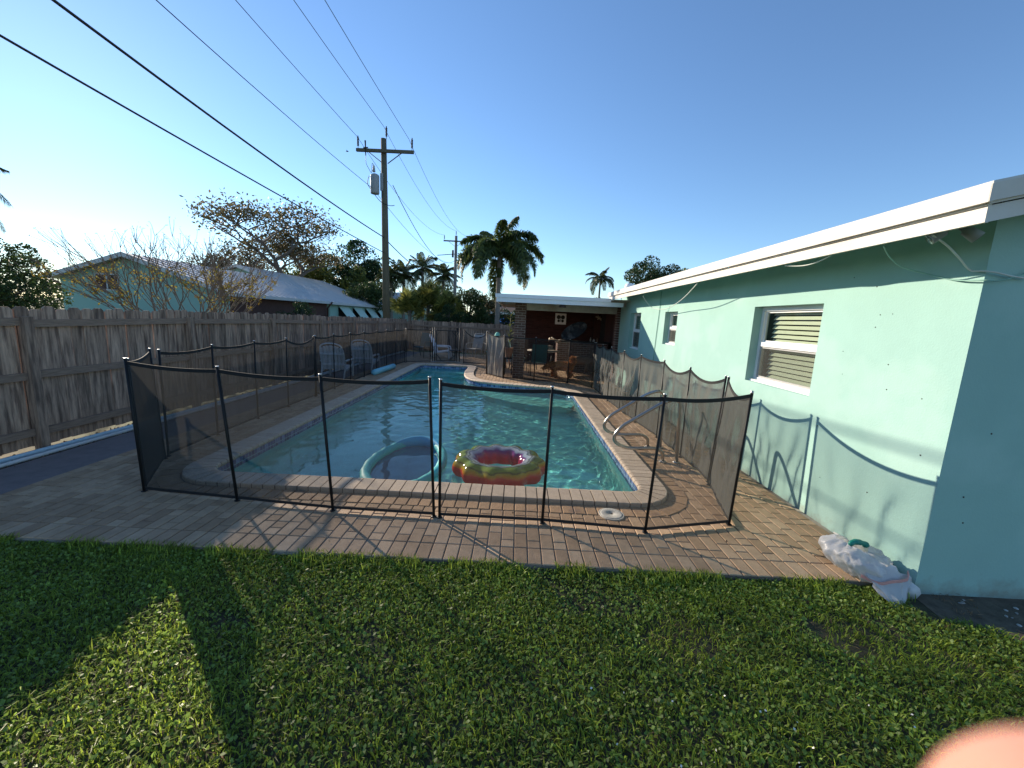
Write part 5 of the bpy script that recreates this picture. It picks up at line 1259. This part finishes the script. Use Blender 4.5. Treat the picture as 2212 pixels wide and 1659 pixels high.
# white ribbed roof and the far brown-roofed house with a parasol
h = thing('neighbour_shed', 'white ribbed metal roof showing between the near pole and the fan palms', 'building', (-16, 52, 0))
b = MB(); a = aty(800, 660, 52); P0 = (-18.4, 52, 2.9); P1 = (-12.6, 52, 2.9)
b.poly_ext([(-18.4, 52, 2.6), (-18.4, 58, 4.6), (-18.4, 58, 4.66), (-18.4, 52, 2.66)], (6.2, 0, 0)); rf = b.build('roof', m_metalroofw, h)
b = MB()
for k in range(12): b.bar((-18.3 + k * .55, 52, 2.69), (-18.3 + k * .55, 58, 4.69), .07, .06)
b.build('roof_rib', m_metalroofw, rf)
b = MB(); b.bx(-18.0, -12.6, 52.5, 57.9, -.05, 2.6); b.build('wall', m_nwall, h)
h = thing('hip_roof_house', 'small house with a brown hipped roof and white eave seen left of the brick column', 'house', (-.9, 34, 0))
b = MB(); b.add([(-2.7, 33, 2.25), (3, 33, 2.25), (3, 40, 2.25), (-2.7, 40, 2.25), (.2, 36.5, 3.4), (1.0, 36.5, 3.4)], [(0, 1, 5, 4), (1, 2, 5), (2, 3, 4, 5), (3, 0, 4), (0, 3, 2, 1)]); b.build('roof', m_hiproof, h)
b = MB(); b.bx(-2.72, 3.02, 32.95, 33.0, 2.08, 2.26); b.build('eave_board', m_white, h)
b = MB(); b.bx(-2.2, 2.6, 33.4, 39.6, -.05, 2.24); b.build('wall', m_brownwall, h)
u = thing('parasol', 'bright blue garden parasol open behind the back fence, left of the brick column', 'parasol', (-.95, 26, 0))
cu = aty(1083, 686, 26); cx_, cz_ = cu.x, cu.z
for k in range(8):
    a0, a1 = k * math.pi / 4 + .2, (k + 1) * math.pi / 4 + .2
    b = MB(); b.add([(cx_, 26, cz_), (cx_ + 1.05 * math.cos(a0), 26 + 1.05 * math.sin(a0), cz_ - .34), (cx_ + 1.05 * math.cos(a1), 26 + 1.05 * math.sin(a1), cz_ - .34)], [(0, 1, 2)]); b.build('canopy_panel', m_blue, u)
b = MB(); b.tube([(cx_, 26, 0), (cx_, 26, cz_ + .05)], .025, 8); b.build('pole', m_white, u)
# ================= TREES =================
def branches(t, base, h, spread, m, levels=4, seed=1, r0=.25, up=.55, lean=(0, 0), kids=(3, 4), first=.35):
    rr = random.Random(seed); segs = []; tips = []
    def grow(p, d, L, r, lv):
        pts = [p]; q = p.copy(); dd = d.copy()
        for k in range(4):
            dd = (dd + Vector((rr.uniform(-.22, .22), rr.uniform(-.22, .22), rr.uniform(-.08, .16)))).normalized(); q = q + dd * L / 4; pts.append(q.copy())
        segs.append((lv, pts, r, r * .62))
        if lv >= levels: tips.extend(pts[2:]); return
        if lv >= levels - 1: tips.append(pts[-1])
        n_ = rr.randint(*kids)
        for k in range(n_):
            a = 2 * math.pi * (k + rr.random() * .6) / n_; o = Vector((math.cos(a) * spread, math.sin(a) * spread, up * rr.uniform(.4, 1.2)))
            nd = (dd * .55 + o * .8).normalized(); grow(pts[-1 if k % 2 == 0 else 3], nd, L * rr.uniform(.62, .85), r * .6, lv + 1)
    grow(Vector(base), Vector((lean[0], lean[1], 1)).normalized(), h * first, r0, 0)
    b = MB(); lim = MB()
    for lv, pts, ra, rb in segs:
        tgt = b if lv == 0 else lim
        tgt.tube(pts, ra, 7 if lv < 2 else 4, rr=[ra + (rb - ra) * k / 4 for k in range(5)], caps=False)
    tk = b.build('trunk', m, t); 
    if lim.v: lim.build('limbs', m, tk)
    return tips
def crown(t, tips, ml, n, jit, size, name='crown', asp=.55):
    T = np.array([tuple(p) for p in tips]); idx = NP.integers(0, len(T), n); P = T[idx] + NP.normal(size=(n, 3)) * jit
    V, F = leaf_quads(P, size, asp, .3); return np_obj(name, V, F, ml, t)
def broad_tree(name, label, base, H_, width, ml, nleaf, lsize, jit=.5, levels=4, seed=1, r0=.3, m=None, first=.30, up=.5, cat='tree', sq=1.0, kids=(3, 4)):
    t = thing(name, label, cat, base)
    tips = branches(t, base, H_, width, m or m_bark, levels, seed, r0, up, first=first, kids=kids)
    zmax = max(p.z for p in tips) - base[2]; ks = (H_ - jit) / zmax
    crown(t, tips, ml, nleaf, jit, lsize)
    xs_ = sorted(p.x for p in tips); lo, hi = xs_[int(len(xs_) * .02)], xs_[int(len(xs_) * .98)]
    kx = sq / ((hi - lo) / 2); t.scale = (kx, kx, ks); t.location.x = base[0] - ((hi + lo) / 2 - base[0]) * kx
    return t
def blob_tree(name, label, c, R, ml, n, lsize, trunk=True, cat='tree', lobes=26, seed=1, gap=.0, mt=None):
    """dense crown: many leaf clumps over an uneven volume, with a forked trunk"""
    base = (c[0], c[1], -.05); t = thing(name, label, cat, base); rr = np.random.default_rng(seed)
    L = rr.normal(size=(lobes, 3)); L /= np.linalg.norm(L, axis=1, keepdims=True); L *= rr.uniform(.35, .95, (lobes, 1)); L *= np.array(R)
    L[:, 2] = np.where(L[:, 2] < -R[2] * .6, -R[2] * .6, L[:, 2]); L += np.array(c)
    lr = rr.uniform(.2, .42, lobes) * min(R[0], R[2]) 
    idx = rr.integers(0, lobes, n); d = rr.normal(size=(n, 3)); d /= np.linalg.norm(d, axis=1, keepdims=True)
    P = L[idx] + d * (lr[idx] * rr.uniform(.55, 1.08, n) ** .5)[:, None]
    P = P[P[:, 2] > .05]; V, F = leaf_quads(P, lsize, .6, .4); np_obj('crown', V, F, ml, t)
    if trunk:
        b = MB(); r = .05 * R[0] + .05
        b.tube([base, (c[0] + .1, c[1], c[2] * .45), (c[0], c[1], c[2])], r, 8, rr=[r * 1.3, r, r * .6]); tk = b.build('trunk', mt or m_bark, t)
        b = MB()
        for k in range(0, lobes, 2): b.tube([(c[0], c[1], c[2] - R[2] * .5), (Vector(L[k]) + Vector((c[0], c[1], c[2] - R[2] * .4))) / 2, Vector(L[k])], r * .35, 5, rr=[r * .5, r * .3, r * .12], caps=False)
        b.build('limbs', mt or m_bark, tk)
    return t
def at_c(px_, py_v, y): return aty(px_, py_v, y)
c = at_c(30, 615, 12.5); blob_tree('broadleaf_bush', 'dense dark green bush rising behind the wooden fence at the far left', (c.x - .9, 12.5, 1.95), (2.0, 1.6, 1.5), m_l_mid, 20000, .085, seed=3, lobes=50)
c = at_c(150, 600, 30); blob_tree('broadleaf_tree', 'low olive tree line showing over the left end of the nearer house roof', (c.x, 36, 3.2), (3.4, 2, 1.4), m_l_olive, 5000, .22, seed=5)
# leafless shrub with a few yellow leaves
def bare_shrub():
    base = (-9.9, 12.2, -.05); t = thing('bare_shrub', 'nearly leafless wide shrub with a few yellow leaves behind the wooden fence', 'shrub', base)
    rr = random.Random(4); b = MB(); tips = []; mids = []
    def g_(p, d, L, r, lv):
        pts = [p]; q = p.copy(); dd = d.copy()
        for k in range(4):
            dd = (dd + Vector((rr.uniform(-.16, .16), rr.uniform(-.16, .16), rr.uniform(-.05, .14)))).normalized(); q = q + dd * L / 4; pts.append(q.copy())
        b.tube(pts, r, 4, rr=[r, r * .9, r * .8, r * .7, r * .6], caps=False)
        (tips if lv >= 4 else mids).append(pts[-1])
        if lv >= 4: return
        for k in range(rr.choice((2, 2, 3)) if lv else 3):
            a = rr.uniform(0, 6.28); nd = (dd + Vector((math.cos(a), math.sin(a) * .7, rr.uniform(-.1, .35))) * rr.uniform(.35, .65)).normalized(); g_(pts[rr.choice((3, 4, 4))], nd, L * rr.uniform(.62, .82), r * .66, lv + 1)
    for k in range(17):
        a = 2 * math.pi * k / 17; g_(Vector(base) + Vector((rr.uniform(-.15, .15), rr.uniform(-.15, .15), 0)), Vector((math.cos(a) * .85, math.sin(a) * .55, rr.uniform(.7, 1.2))).normalized(), 1.5, .030, 0)
    b.build('stems', m_twig, t)
    T = np.array([tuple(p) for p in mids if p.z < 2.9 and p.z > 1.2]); idx = NP.integers(0, len(T), 3600); cl = idx % 3 != 0; P = T[idx[cl]] + NP.normal(size=(cl.sum(), 3)) * .06
    V, F = leaf_quads(P, .075, .5, .3); np_obj('leaves', V, F, m_l_yel, t)
    T = np.array([tuple(p) for p in tips]); P = T + NP.normal(size=T.shape) * .03; V, F = leaf_quads(P, .06, .25, .3); np_obj('withered_leaves', V, F, m_twig, t)
    zz = max(p.z for p in tips); t.scale = (1.05, 1.0, 4.0 / zz)
bare_shrub()
c = at_c(545, 560, 42); broad_tree('spreading_tree', 'large spreading tree with sparse brownish leaves behind the houses', (c.x + 3.6, 42, -.05), 11.0, 1.25, m_l_olive, 9500, .24, jit=.42, levels=5, seed=12, r0=.42, first=.36, up=.34, kids=(3, 3), sq=5.0)
c = at_c(455, 580, 38); blob_tree('brown_leaved_tree', 'smaller brown-leaved tree at the left foot of the large spreading tree', (c.x, 39, 5.0), (3.0, 2, 2.0), leafm('brown_leaf', (.15, .10, .05), alt=(.10, .10, .04)), 3800, .22, seed=8, lobes=22)
c = at_c(672, 590, 50); blob_tree('yellow_green_tree', 'yellow-green feathery tree behind the farther neighbour roof', (c.x, 52, 5.0), (6.8, 3, 2.6), m_l_yelgreen, 11000, .28, seed=9, lobes=44)
c = at_c(768, 580, 55); blob_tree('dark_tree', 'tall dark green tree left of the near utility pole', (c.x, 56, 6.4), (5.6, 3, 4.2), m_l_dark, 18000, .30, seed=10, lobes=40)
c = at_c(792, 625, 44); blob_tree('dark_round_tree', 'rounded dark green tree just left of the foot of the near utility pole', (c.x, 44, 3.4), (3.4, 2, 2.1), m_l_mid, 8000, .20, seed=11, lobes=34)
c = at_c(600, 664, 27); blob_tree('round_bush', 'rounded clipped bush against the brown porch wall of the nearer house', (-13.2, 24, 1.35), (1.15, .9, .85), m_l_dark, 3500, .08, seed=12, trunk=True, cat='bush')
c = at_c(1420, 597, 33); blob_tree('dark_tree', 'dense dark green tree rising behind the turquoise house roof', (c.x + .3, 34, 4.7), (3.3, 2, 2.4), m_l_dark, 20000, .16, seed=13, lobes=44)
c = at_c(1515, 580, 34); blob_tree('pale_tree', 'paler tree top to the right of the dense tree behind the turquoise house roof', (c.x - .3, 36, 4.9), (2.6, 1.5, 1.7), m_l_yelgreen, 4000, .18, seed=14, lobes=20)
c = at_c(1265, 636, 40); blob_tree('low_tree', 'low yellow-green trees behind the porch roof beside the small palm', (c.x + .5, 42, 3.0), (2.6, 1.5, 1.5), m_l_yelgreen, 5000, .18, seed=15, lobes=20)
c = at_c(1330, 645, 46); blob_tree('low_tree', 'low dark tree top right of the small palm behind the roof', (c.x + 1, 48, 3.3), (2.4, 1.5, 1.2), m_l_dark, 4000, .2, seed=25, lobes=20)
c = at_c(1010, 660, 22.5); blob_tree('feathery_shrub', 'tall feathery green shrub between the fan palms and the tall palm', (c.x, 22.9, 1.95), (1.15, .9, 1.75), m_l_mid, 9000, .10, seed=16, lobes=30, cat='shrub')
c = at_c(975, 690, 21.3); blob_tree('low_shrub', 'dark rounded shrub spilling over the back fence', (c.x - .1, 21.6, 1.35), (1.35, .6, .85), m_l_dark, 7000, .08, seed=17, lobes=26, cat='shrub')
c = at_c(1046, 668, 24); blob_tree('brown_shrub', 'brownish tangled shrub behind the trunk of the tall palm', (c.x, 24, 1.9), (.9, .8, 1.3), m_l_olive, 5000, .11, seed=18, lobes=22, cat='shrub')
blob_tree('distant_tree', 'distant tree mass low on the horizon behind the far palms', (-12.5, 62, 3.5), (6, 3, 3.0), m_l_dark, 9000, .3, seed=19, lobes=30)
blob_tree('distant_tree', 'distant tree mass low on the horizon behind the tall palm', (-2.5, 60, 3.0), (4.5, 3, 2.6), m_l_dark, 8000, .3, seed=20, lobes=30)
blob_tree('distant_tree', 'distant tree mass behind the far left end of the wooden fence', (-45, 50, 3.5), (14, 3, 3.0), m_l_olive, 9000, .4, seed=21, lobes=40)
blob_tree('courtyard_shrub', 'shady shrubs behind the back fence under the porch eave', (1.0, 22.6, 1.4), (3.2, .8, 1.3), m_l_dark, 9000, .10, seed=22, lobes=30, cat='shrub')
# ---- palms ----
def frond_mesh(L, nl, lw, ll, el, bend, ml, seed, plume=False, stem=.012):
    """a frond that leaves the crown at elevation el and is bent down by its weight"""
    rr = np.random.default_rng(seed); b = MB(); P = [Vector((0, 0, 0))]
    for k in range(12):
        a = el - bend * ((k + 1) / 12) ** 1.25; P.append(P[-1] + Vector((math.cos(a), 0, math.sin(a))) * (L / 12))
    b.tube(P, stem, 4, rr=[stem * (1 - .8 * k / 12) for k in range(13)], caps=False, tint=.9)
    for i in range(nl):
        t = .14 + .86 * i / nl; k = min(int(t * 12), 11); f = t * 12 - k; p = P[k].lerp(P[k + 1], f); tan = (P[k + 1] - P[k]).normalized()
        ln = ll * (math.sin(math.pi * min(t * .88 + .10, 1)) ** .6) * rr.uniform(.85, 1.1)
        sides = (-1, 1) if not plume else (-1, 1, -.6, .6, -.2, .2)
        for s in sides:
            if plume: d = Vector((.55, s, rr.uniform(-.5, .9))).normalized()
            else: d = Vector((.55, s, -.12 + rr.uniform(-.12, .12))).normalized()
            d = (tan * d.x + Vector((0, 1, 0)) * d.y + Vector((0, 0, 1)) * d.z).normalized()
            w = tan * lw * .5; m1 = p + d * ln * .5; tip = p + d * ln * .95 - Vector((0, 0, ln * (.28 + .25 * t)))
            b.add([p - w * .5, p + w * .5, m1 + w, tip, m1 - w], [(0, 1, 2, 3, 4)], rr.random())
    return b.mesh('frond', ml)
def palm(label, x, y, zc_, trunk_r, spec, n, name='palm_tree', base=-.05, lean=0.0, seed=1):
    """spec: L, leaflets, leaflet width, leaflet length, (highest, lowest elevation), bend, material, plume, stem"""
    L, nl, lw, ll, (e1, e0), bend, ml, plume, stem = spec
    t = thing(name, label, 'palm tree', (x, y, base)); rr = random.Random(seed)
    b = MB(); pts = [(x + lean * (1 - math.cos(k / 8 * 1.5)), y, base + (zc_ - base) * k / 8) for k in range(9)]
    b.tube(pts, trunk_r, 10, rr=[trunk_r * (1.25 - .4 * k / 8) for k in range(9)]); b.build('trunk', m_palmtrunk, t)
    cx_, cy_, cz__ = pts[-1]; M = {}
    for k in range(n):
        q = round(7 * (k + .5) / n); f = q / 7; el = e1 + (e0 - e1) * f
        if q not in M: M[q] = frond_mesh(L * (.75 + .35 * min(f * 2, 1)), nl, lw, ll, el, bend * (.35 + .65 * min(f * 2.2, 1)), ml, seed + q, plume, stem)
        s = rr.uniform(.88, 1.1)
        place('frond', M[q], (cx_, cy_, cz__ - .12 * f), t, rot=(rr.uniform(-.15, .15), rr.uniform(-.08, .08), k * 2.39996 + rr.uniform(-.2, .2)), scale=(s, s, s))
    return t
p_ = aty(1077, 555, 20.9)
foxp = palm('tall foxtail palm with bushy drooping fronds rising behind the back fence', p_.x + .05, 20.95, p_.z + .05, .115, (2.65, 66, .055, .56, (1.52, .25), 2.25, m_l_fox, True, .03), 20, seed=6)
b = MB(); b.tube([(p_.x + .05, 20.95, p_.z - 1.0), (p_.x + .05, 20.95, p_.z)], .11, 10, rr=[.12, .085]); b.build('crownshaft', m_l_mid, foxp)
for (px_, pyc, yd, sc_, lb) in ((913, 578, 47, 1.05, 'coconut palm with a full crown midway between the two poles'), (872, 592, 47, .95, 'slender palm just right of the near utility pole'), (958, 594, 50, .85, 'smaller palm beside the farther utility pole'), (845, 596, 46, .8, 'drooping palm hidden partly behind the near utility pole')):
    p_ = aty(px_, pyc, yd); palm(lb, p_.x, yd, p_.z, .17, (2.35 * sc_, 34, .07, .60, (1.35, -.5), 1.2, m_l_palm, False, .04), 22, seed=int(px_))
p_ = aty(1297, 603, 38); palm('small arching palm standing against the sky right of the porch roof', p_.x, 38, p_.z, .09, (1.75, 28, .07, .42, (1.3, .2), 2.1, m_l_palm, False, .03), 15, seed=77)
palm('palm at the far left edge whose frond tips reach into the picture', -17.7, 11.6, 5.0, .14, (2.7, 60, .035, .5, (1.2, 0.1), 1.6, m_l_palm, False, .03), 14, seed=5)
# fan palms
def fan_mesh(seed):
    rr = np.random.default_rng(seed); b = MB(); b.tube([(0, 0, 0), (.35, 0, .05), (.75, 0, .0)], .012, 4)
    for k in range(26):
        a = rad(-125 + 250 * k / 25); L = .62 * (1 - .12 * abs(a) / 2.2) * rr.uniform(.9, 1.1); d = Vector((math.cos(a), math.sin(a), rr.uniform(-.05, .12) + .25 * abs(math.sin(a)))).normalized(); o = Vector((.75, 0, 0)); s = Vector((-math.sin(a), math.cos(a), 0)) * .034
        b.add([o, o + d * L * .5 + s, o + d * L - Vector((0, 0, .10)), o + d * L * .5 - s], [(0, 1, 2, 3)], rr.random())
    return b.mesh('fan_frond', m_l_fan)
fm = [fan_mesh(k) for k in range(4)]
for q, (px_, yd, z_, n_, lb) in enumerate(((885, 22.6, 2.25, 44, 'yellowish fan palm right of the near utility pole behind the fence'), (925, 23.4, 2.55, 50, 'tall middle fan palm with spiky dark fronds behind the fence corner'), (965, 23.0, 2.2, 42, 'right-hand fan palm next to the feathery shrub'))):
    p_ = aty(px_, 660, yd); t = thing('fan_palm', lb, 'fan palm', (p_.x, yd, -.05)); rr = random.Random(q)
    b = MB(); b.tube([(p_.x, yd, -.05), (p_.x, yd, z_)], .10, 8); b.build('trunk', m_palmtrunk, t)
    for k in range(n_):
        a = k * 2.4 + rr.uniform(-.2, .2); el = rr.uniform(-.25, 1.45); s = rr.uniform(.8, 1.15)
        place('fan_frond', fm[k % 4], (p_.x, yd, z_ - rr.uniform(0, .9)), t, rot=(rr.uniform(-1.2, 1.2), -el, a), scale=(s, s, s))
# leafy plant left of the column with its pot
t = thing('potted_plant', 'leafy potted plant standing against the left side of the brick column', 'plant', (-.25, 12.7, 0))
b = MB(); b.lathe([(.09, 0), (.14, .28), (.15, .30), (.13, .30), (.11, .26), (0, .26)], (-.27, 12.75, .55), 14); b.build('pot', m_terra, t)
b = MB(); b.bx(-.40, -.14, 12.62, 12.88, .50, .549)
for sx in (-.38, -.16):
    for sy in (12.64, 12.86): b.bx(sx - .015, sx + .015, sy - .015, sy + .015, 0, .50)
b.build('stand', m_black, t)
b = MB(); b.tube([(-.27, 12.75, .8), (-.25, 12.75, 1.9)], .012, 5); b.build('stem', m_l_mid, t)
for k in range(26):
    z = .95 + k * .038; a = k * 2.4; d = Vector((math.cos(a), math.sin(a), .35)).normalized(); o = Vector((-.26, 12.75, z)); s_ = Vector((-math.sin(a), math.cos(a), 0)) * .028; L = .26
    b = MB(); b.add([o, o + d * L * .5 + s_ + Vector((0, 0, .03)), o + d * L, o + d * L * .5 - s_ + Vector((0, 0, .03))], [(0, 1, 2, 3)], R_.random()); b.build('leaf', m_l_yelgreen, t)
# ================= DOGS =================
def skin_body(name, V, E, Rr, root, m, parent, sub=2, disp=0.0, dseed=0, dscale=9):
    me = bpy.data.meshes.new(name + '_cage'); me.from_pydata([tuple(v) for v in V], E, [])
    o = bpy.data.objects.new(name, me); COL.objects.link(o)
    s = o.modifiers.new('s', 'SKIN'); s.use_smooth_shade = True
    for i, r in enumerate(Rr):
        sv = me.skin_vertices[0].data[i]; sv.radius = (r, r) if not isinstance(r, tuple) else r
    me.skin_vertices[0].data[root].use_root = True
    sb = o.modifiers.new('u', 'SUBSURF'); sb.levels = sub; sb.render_levels = sub
    dg = bpy.context.evaluated_depsgraph_get(); ne = bpy.data.meshes.new_from_object(o.evaluated_get(dg))
    bpy.data.objects.remove(o); ne.name = name
    if disp:
        for v in ne.vertices:
            v.co += v.normal * disp * noise.noise(v.co * dscale + Vector((dseed, 0, 0)))
    off = origin_of(parent)
    for v in ne.vertices: v.co -= off
    ne.materials.clear(); ne.materials.append(m)
    for p in ne.polygons: p.use_smooth = True
    o = bpy.data.objects.new(name, ne); COL.objects.link(o); o.parent = parent; return o
def dog(label, pos, face, L, m, curl, head_low, fur, seed):
    """length along +x when face=1; standing; pos = ground point under the body"""
    t = thing('dog', label, 'dog', pos); P0 = Vector(pos); f = face; k = L / 0.95
    def W_(x, y, z): return P0 + Vector((x * f * k, y * k, z * k))
    V = []; E_ = []; Rr = []
    def v(p, r, par=None):
        V.append(p); Rr.append(r * k if not isinstance(r, tuple) else (r[0] * k, r[1] * k)); i = len(V) - 1
        if par is not None: E_.append((par, i))
        return i
    root = v(W_(0, 0, .42), .135)
    r1 = v(W_(-.14, 0, .43), .115, root); r2 = v(W_(-.27, 0, .44), .10, r1)                 # loin, rump
    c1 = v(W_(.15, 0, .41), .15, root); c2 = v(W_(.27, 0, .43), .125, c1)                    # ribs, withers
    hz = .34 if head_low else .50
    n1 = v(W_(.38, 0, .43 if head_low else .52), .10, c2); h1 = v(W_(.47, 0, hz + .04), .088, n1); h2 = v(W_(.54, 0, hz), .062, h1); h3 = v(W_(.62, 0, hz - .04), .034, h2)
    for s in (-1, 1):
        step = .05 * s
        a = v(W_(.25, s * .085, .32), .062, c2); b_ = v(W_(.24 + step * .5, s * .09, .20), .042, a); c_ = v(W_(.23 + step, s * .09, .06), .028, b_); d = v(W_(.255 + step, s * .09, .022), .030, c_)
        a = v(W_(-.25, s * .085, .34), .078, r2); b_ = v(W_(-.19 - step * .4, s * .09, .235), .050, a); c_ = v(W_(-.31 - step, s * .09, .14), .028, b_); e = v(W_(-.29 - step, s * .09, .04), .026, c_); d = v(W_(-.26 - step, s * .09, .020), .029, e)
    if curl:
        T_ = [(-.34, .50), (-.40, .58), (-.38, .67), (-.31, .70), (-.25, .66), (-.27, .60)]; rr_ = [.045, .05, .055, .055, .05, .035]
    else:
        T_ = [(-.36, .42), (-.44, .34), (-.48, .24)]; rr_ = [.035, .03, .02]
    q = r2
    for (x, z), r in zip(T_, rr_): q = v(W_(x, 0.0, z), r, q)
    body = skin_body('body', V, E_, Rr, root, m, t, 2, .018 if fur else .006, seed)
    for s in (-1, 1):
        b = MB(); o = W_(.455, s * .055, hz + .105); tip = W_(.44, s * .085, hz + .17) if not head_low else W_(.42, s * .10, hz + .13)
        b.add([o + Vector((.03 * k, 0, 0)), o - Vector((.035 * k, 0, 0)), o + Vector((0, .02 * s * k, -.02 * k)), tip], [(0, 1, 3), (1, 2, 3), (2, 0, 3), (0, 2, 1)]); b.build('ear', m, t)
        b = MB(); b.lathe([(0, -.009), (.009, 0), (0, .009)], W_(.555, s * .046, hz + .028), 8); b.build('eye', m_nose, t)
    b = MB(); b.lathe([(0, -.014 * k), (.016 * k, 0), (0, .014 * k)], W_(.655, 0, hz - .03), 8); b.build('nose', m_nose, t)
    # tufts of coat
    me = body.data; n_ = 7000 if fur else 2500; co = np.array([tuple(x.co) for x in me.vertices]); no = np.array([tuple(x.normal) for x in me.vertices])
    idx = NP.integers(0, len(co), n_); ok = co[idx, 2] > .10 * k; idx = idx[ok]; n_ = len(idx)
    p = co[idx] + NP.normal(size=(n_, 3)) * .008 + np.array(origin_of(body.parent)); nn = no[idx]; d = nn * .6 + np.array([-f * .5, 0, -.45]) + NP.normal(size=(n_, 3)) * .3; d /= np.linalg.norm(d, axis=1, keepdims=True)
    Lh = (.045 if fur else .018) * k * NP.uniform(.5, 1.3, (n_, 1)); s = np.cross(d, nn + 1e-3); s /= np.linalg.norm(s, axis=1, keepdims=True) + 1e-6
    w = .005 * k
    V2 = np.stack([p - s * w, p + s * w, p + s * w * .5 + d * Lh, p - s * w * .5 + d * Lh], 1).reshape(-1, 3); np_obj('coat', V2, np.arange(4 * n_).reshape(n_, 4), m, t)
dog('shaggy reddish brown dog with a curled tail walking left outside the mesh fence', (1.38, 12.35, 0), -1, .92, m_dogb, True, True, True, 3)
dog('short-haired tan dog facing right in the shade behind the brown dog', (2.15, 13.9, 0), 1, 1.02, m_dogt, False, True, False, 9)
# ================= FINGER OVER THE LENS =================
def finger_person():
    """fingertip of the person holding the camera, right at the lens; hand with five fingers out of frame"""
    tipc = Vector((0, 0, EYE)) + ray(2165, 2010) * 0.040
    t = thing('person', 'blurred fingertip of the person taking the photograph at the bottom right corner', 'person', tipc)
    X_, Y_, Z_ = ax, ay, -az                                       # right, up, forward of the view
    def q(a, b_, c): return tipc + X_ * a + Y_ * b_ + Z_ * c
    V = []; E_ = []; Rr = []
    def v(p, r, par=None):
        V.append(p); Rr.append(r); i = len(V) - 1
        if par is not None: E_.append((par, i))
        return i
    palm_ = v(q(.100, -.085, -.02), .026); w1 = v(q(.13, -.15, -.05), .024, palm_); w2 = v(q(.15, -.22, -.08), .027, w1)
    k0 = v(q(.072, -.052, -.012), .0105, palm_); a = v(q(.045, -.022, .002), .0098, k0); a = v(q(.022, -.004, .002), .0092, a); a = v(q(.0, 0, 0.0), .0085, a)
    for i, (o1, ln) in enumerate((((.060, -.075, .015), 1.05), ((.066, -.098, .012), .98), ((.078, -.118, .006), .8))):
        a = v(q(*o1), .0098, palm_); a = v(q(o1[0] - .030 * ln, o1[1] - .004, .020), .009, a); a = v(q(o1[0] - .045 * ln, o1[1] - .020 * ln, .016), .0082, a); a = v(q(o1[0] - .040 * ln, o1[1] - .038 * ln, .008), .007, a)
    a = v(q(.115, -.048, -.040), .014, palm_); a = v(q(.112, -.018, -.046), .011, a); a = v(q(.100, .006, -.046), .009, a)
    skin_body('hand', V, E_, Rr, 0, m_skin, t, 3)
finger_person()
